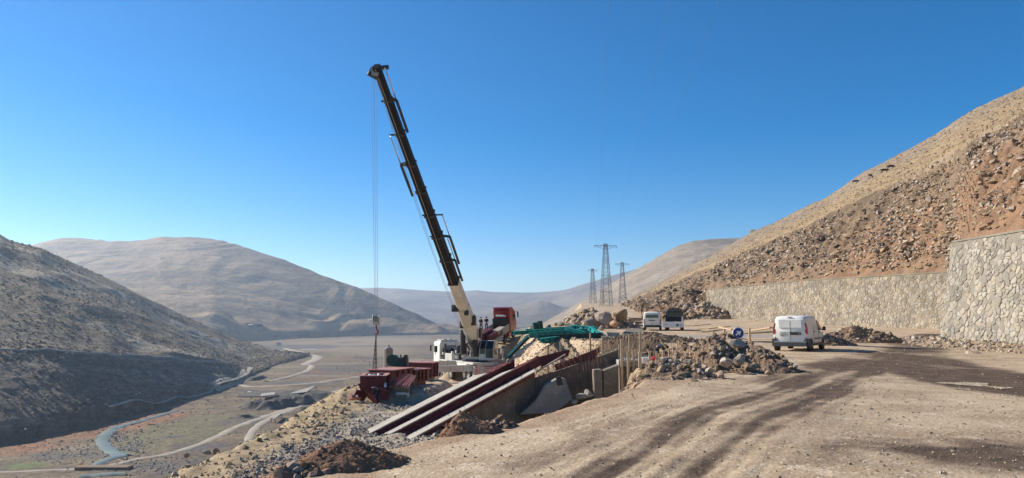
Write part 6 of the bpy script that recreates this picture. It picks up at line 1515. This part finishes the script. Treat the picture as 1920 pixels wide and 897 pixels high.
# ================================================================ VALLEY THINGS
def vheap(label, px, py, D, rx, ry, h, mt, seed, n=30):
    p = on_valley(px, py); X, Y = np.meshgrid(np.linspace(-1.2, 1.2, n), np.linspace(-1.2, 1.2, n)); r = np.hypot(X, Y)
    s = p.y / FPX; z = .85 * h * s * np.minimum(.72, (1.25 - .15 * (seed % 3)) * (.5 + .5 * np.cos(np.pi * np.clip(r / (1 + .3 * fbm(X * 2, Y * 2, 2, seed)), 0, 1)))) * (1 + .25 * fbm(X * 2.5, Y * 2.5, 4, seed)) - .3 * (r > 1)
    o = link('gravel_heap', np_mesh('gravel_heap', np.stack([X * rx * s * 1.4, Y * ry * s, z], -1).reshape(-1, 3), grid_faces(n, n), smooth=False), mt); o.location = p; tag(o, label, 'gravel heap')
m_dkheap = mat('dark_gravel', [(.10, .09, .08), (.065, .058, .052)], scale=.3, bump=.6, bscale=2, bdist=.3)
for k, a in enumerate((('leftmost dark gravel heap of the works in the valley', 478, 765, 0, 24, 30, 20), ('second dark gravel heap from the left in the valley works', 505, 767, 0, 22, 30, 22), ('broad dark gravel heap in the middle of the valley works', 530, 762, 0, 26, 30, 24), ('dark gravel heap right of the middle in the valley works', 563, 758, 0, 24, 28, 24), ('long dark gravel bank at the right of the valley works', 595, 748, 0, 34, 40, 18),
        ('dark gravel heap standing alone by the valley track, right', 576, 772, 0, 20, 18, 13), ('low dark mound of earth left of the valley works', 456, 783, 0, 18, 16, 9), ('farthest dark bank behind the valley works', 560, 738, 0, 60, 40, 8), ('dark upright bank beside the fork of the valley road', 478, 712, 0, 10, 60, 8), ('small dark heap near the rim of the bench in the valley', 600, 766, 0, 8, 8, 6))):
    vheap(a[0], a[1], a[2], 0, a[4], a[5], a[6], m_dkheap, 40 + k)
def shed(label, px, py, w_, h_, d_, rz, wall, roof, name='shed', win=2):
    p = on_valley(px, py) or P(px, py, 1200); s = p.y / FPX; W_, H_, Dp = w_ * s, h_ * s, d_ * s; o = empty(name, p - Vector((0, 0, .3)), label, 'building', None, rz)
    MB().box((0, 0, H_ / 2), (W_, Dp, H_)).build('wall', wall, o); MB().prism([(-W_ * .54, -Dp * .56, H_), (-W_ * .54, Dp * .56, H_), (-W_ * .54, 0, H_ * 1.45)], (W_ * 1.08, 0, 0)).build('roof', roof, o)
    for k in range(win): MB().box((W_ * ((k + .5) / win - .5), -Dp / 2 - .02, H_ * .5), (W_ * .18, .06, H_ * .4)).build('window', m_glass, o)
shed('white and blue hut on the valley floor, farthest along the road', 523, 648, 8, 3.5, 5, .2, m_white, m_blueink)
shed('long white roofed shed by the bend of the far valley road', 581, 657, 28, 1.6, 6, -.1, m_white, m_white, win=5)
shed('small pale building on the slope of the middle mountain', 487, 612, 8, 3, 6, 0, m_concrete, m_blueink)
shed('second small pale building left on the slope of the middle mountain', 470, 612, 7, 2.5, 6, .1, m_concrete, m_white)
shed('small white cabin beside the crossing of the valley roads', 468, 737, 6, 2.5, 4, 0, m_white, m_white, 'cabin')
def sheet(label, pts, name='pale_slab'):
    q = [on_valley(*p) for p in pts]; z = max(p.z for p in q) + 2.2; c_ = q[0].copy(); o = MB().prism([Vector((p.x, p.y, z)) - c_ for p in q], (0, 0, .6)).build(name, m_concrete); o.location = c_
    b = MB()
    for p in q: b.bar(Vector((p.x, p.y, p.z - .5)) - c_, Vector((p.x, p.y, z)) - c_, .5)
    b.build('support', m_greypaint, o); tag(o, label, 'canopy')
sheet('long pale conveyor roof over the right part of the gravel works', [(540, 747), (575, 742), (592, 731), (560, 739)], 'works_roof')
sheet('low pale roof over the left part of the gravel works', [(488, 751), (515, 747), (516, 743), (490, 746)], 'works_roof')
sheet('pale trailer-like slab parked beside the valley track', [(508, 793), (522, 783), (528, 784), (516, 794)], 'parked_slab')
# small bridge over the river with two white culvert mouths
p = on_valley(195, 880); b = empty('culvert_bridge', p - Vector((0, 0, 1)), 'small road bridge over the river with two white culvert mouths', 'bridge', None, R(0))
MB().box((0, 0, .9), (22, 5, 2.6)).build('deck', m_dirt, b, .2)
for x in (-2.6, 2.2): MB().tube([(x - 1.6, -2.75, .3), (x + 1.6, -2.75, .3)], .0001, 3); MB().prism([(x - 1.5, -2.6, -.3), (x + 1.5, -2.6, -.3), (x + 1.4, -2.6, .9), (x, -2.6, 1.3), (x - 1.4, -2.6, .9)], (0, -.25, 0)).build('culvert_mouth', m_white, b)
# puddles on the wet track
for k, (px, py, rx_, ry_, lb) in enumerate(((1812, 721, 40, 3.6, 'longest puddle on the dark wet track'), (1805, 731, 12, 2, 'small puddle just below the longest one'), (1874, 728, 18, 2.2, 'thin puddle right of the longest one'))):
    c_ = on_near(px, py, 10, 40); n = 26; vs = []
    sx = c_.y / FPX; sy = c_.y ** 2 / FPX / (EYE)
    for q in range(n): a = 6.283 * q / n; r = 1 + .25 * math.sin(3 * a + k) + .12 * math.sin(7 * a); vs.append((math.cos(a) * rx_ * sx * r, math.sin(a) * ry_ * sy * r, 0))
    zt_ = max(nz(c_.x + v_[0], c_.y + v_[1]) for v_ in vs) * .5 + .5 * c_.z
    me = bpy.data.meshes.new('puddle'); me.from_pydata(vs, [], [tuple(range(n))]); o = link('puddle', me, m_puddle); o.location = (c_.x, c_.y, zt_ + .012); tag(o, lb, 'puddle', kind='structure')

# ================================================================ HAZE
hz_ = MB().box((0, 6900, 185), (26000, 14000, 560)).build('haze', None); tag(hz_, kind='stuff')
m = bpy.data.materials.new('haze_air'); m.use_nodes = True; n_ = m.node_tree; n_.nodes.clear()
vp_ = n_.nodes.new('ShaderNodeVolumePrincipled'); vp_.inputs['Density'].default_value = .00009; vp_.inputs['Color'].default_value = (.66, .80, 1, 1); vp_.inputs['Anisotropy'].default_value = .4
vo_ = n_.nodes.new('ShaderNodeOutputMaterial'); n_.links.new(vp_.outputs[0], vo_.inputs['Volume']); hz_.data.materials.append(m)
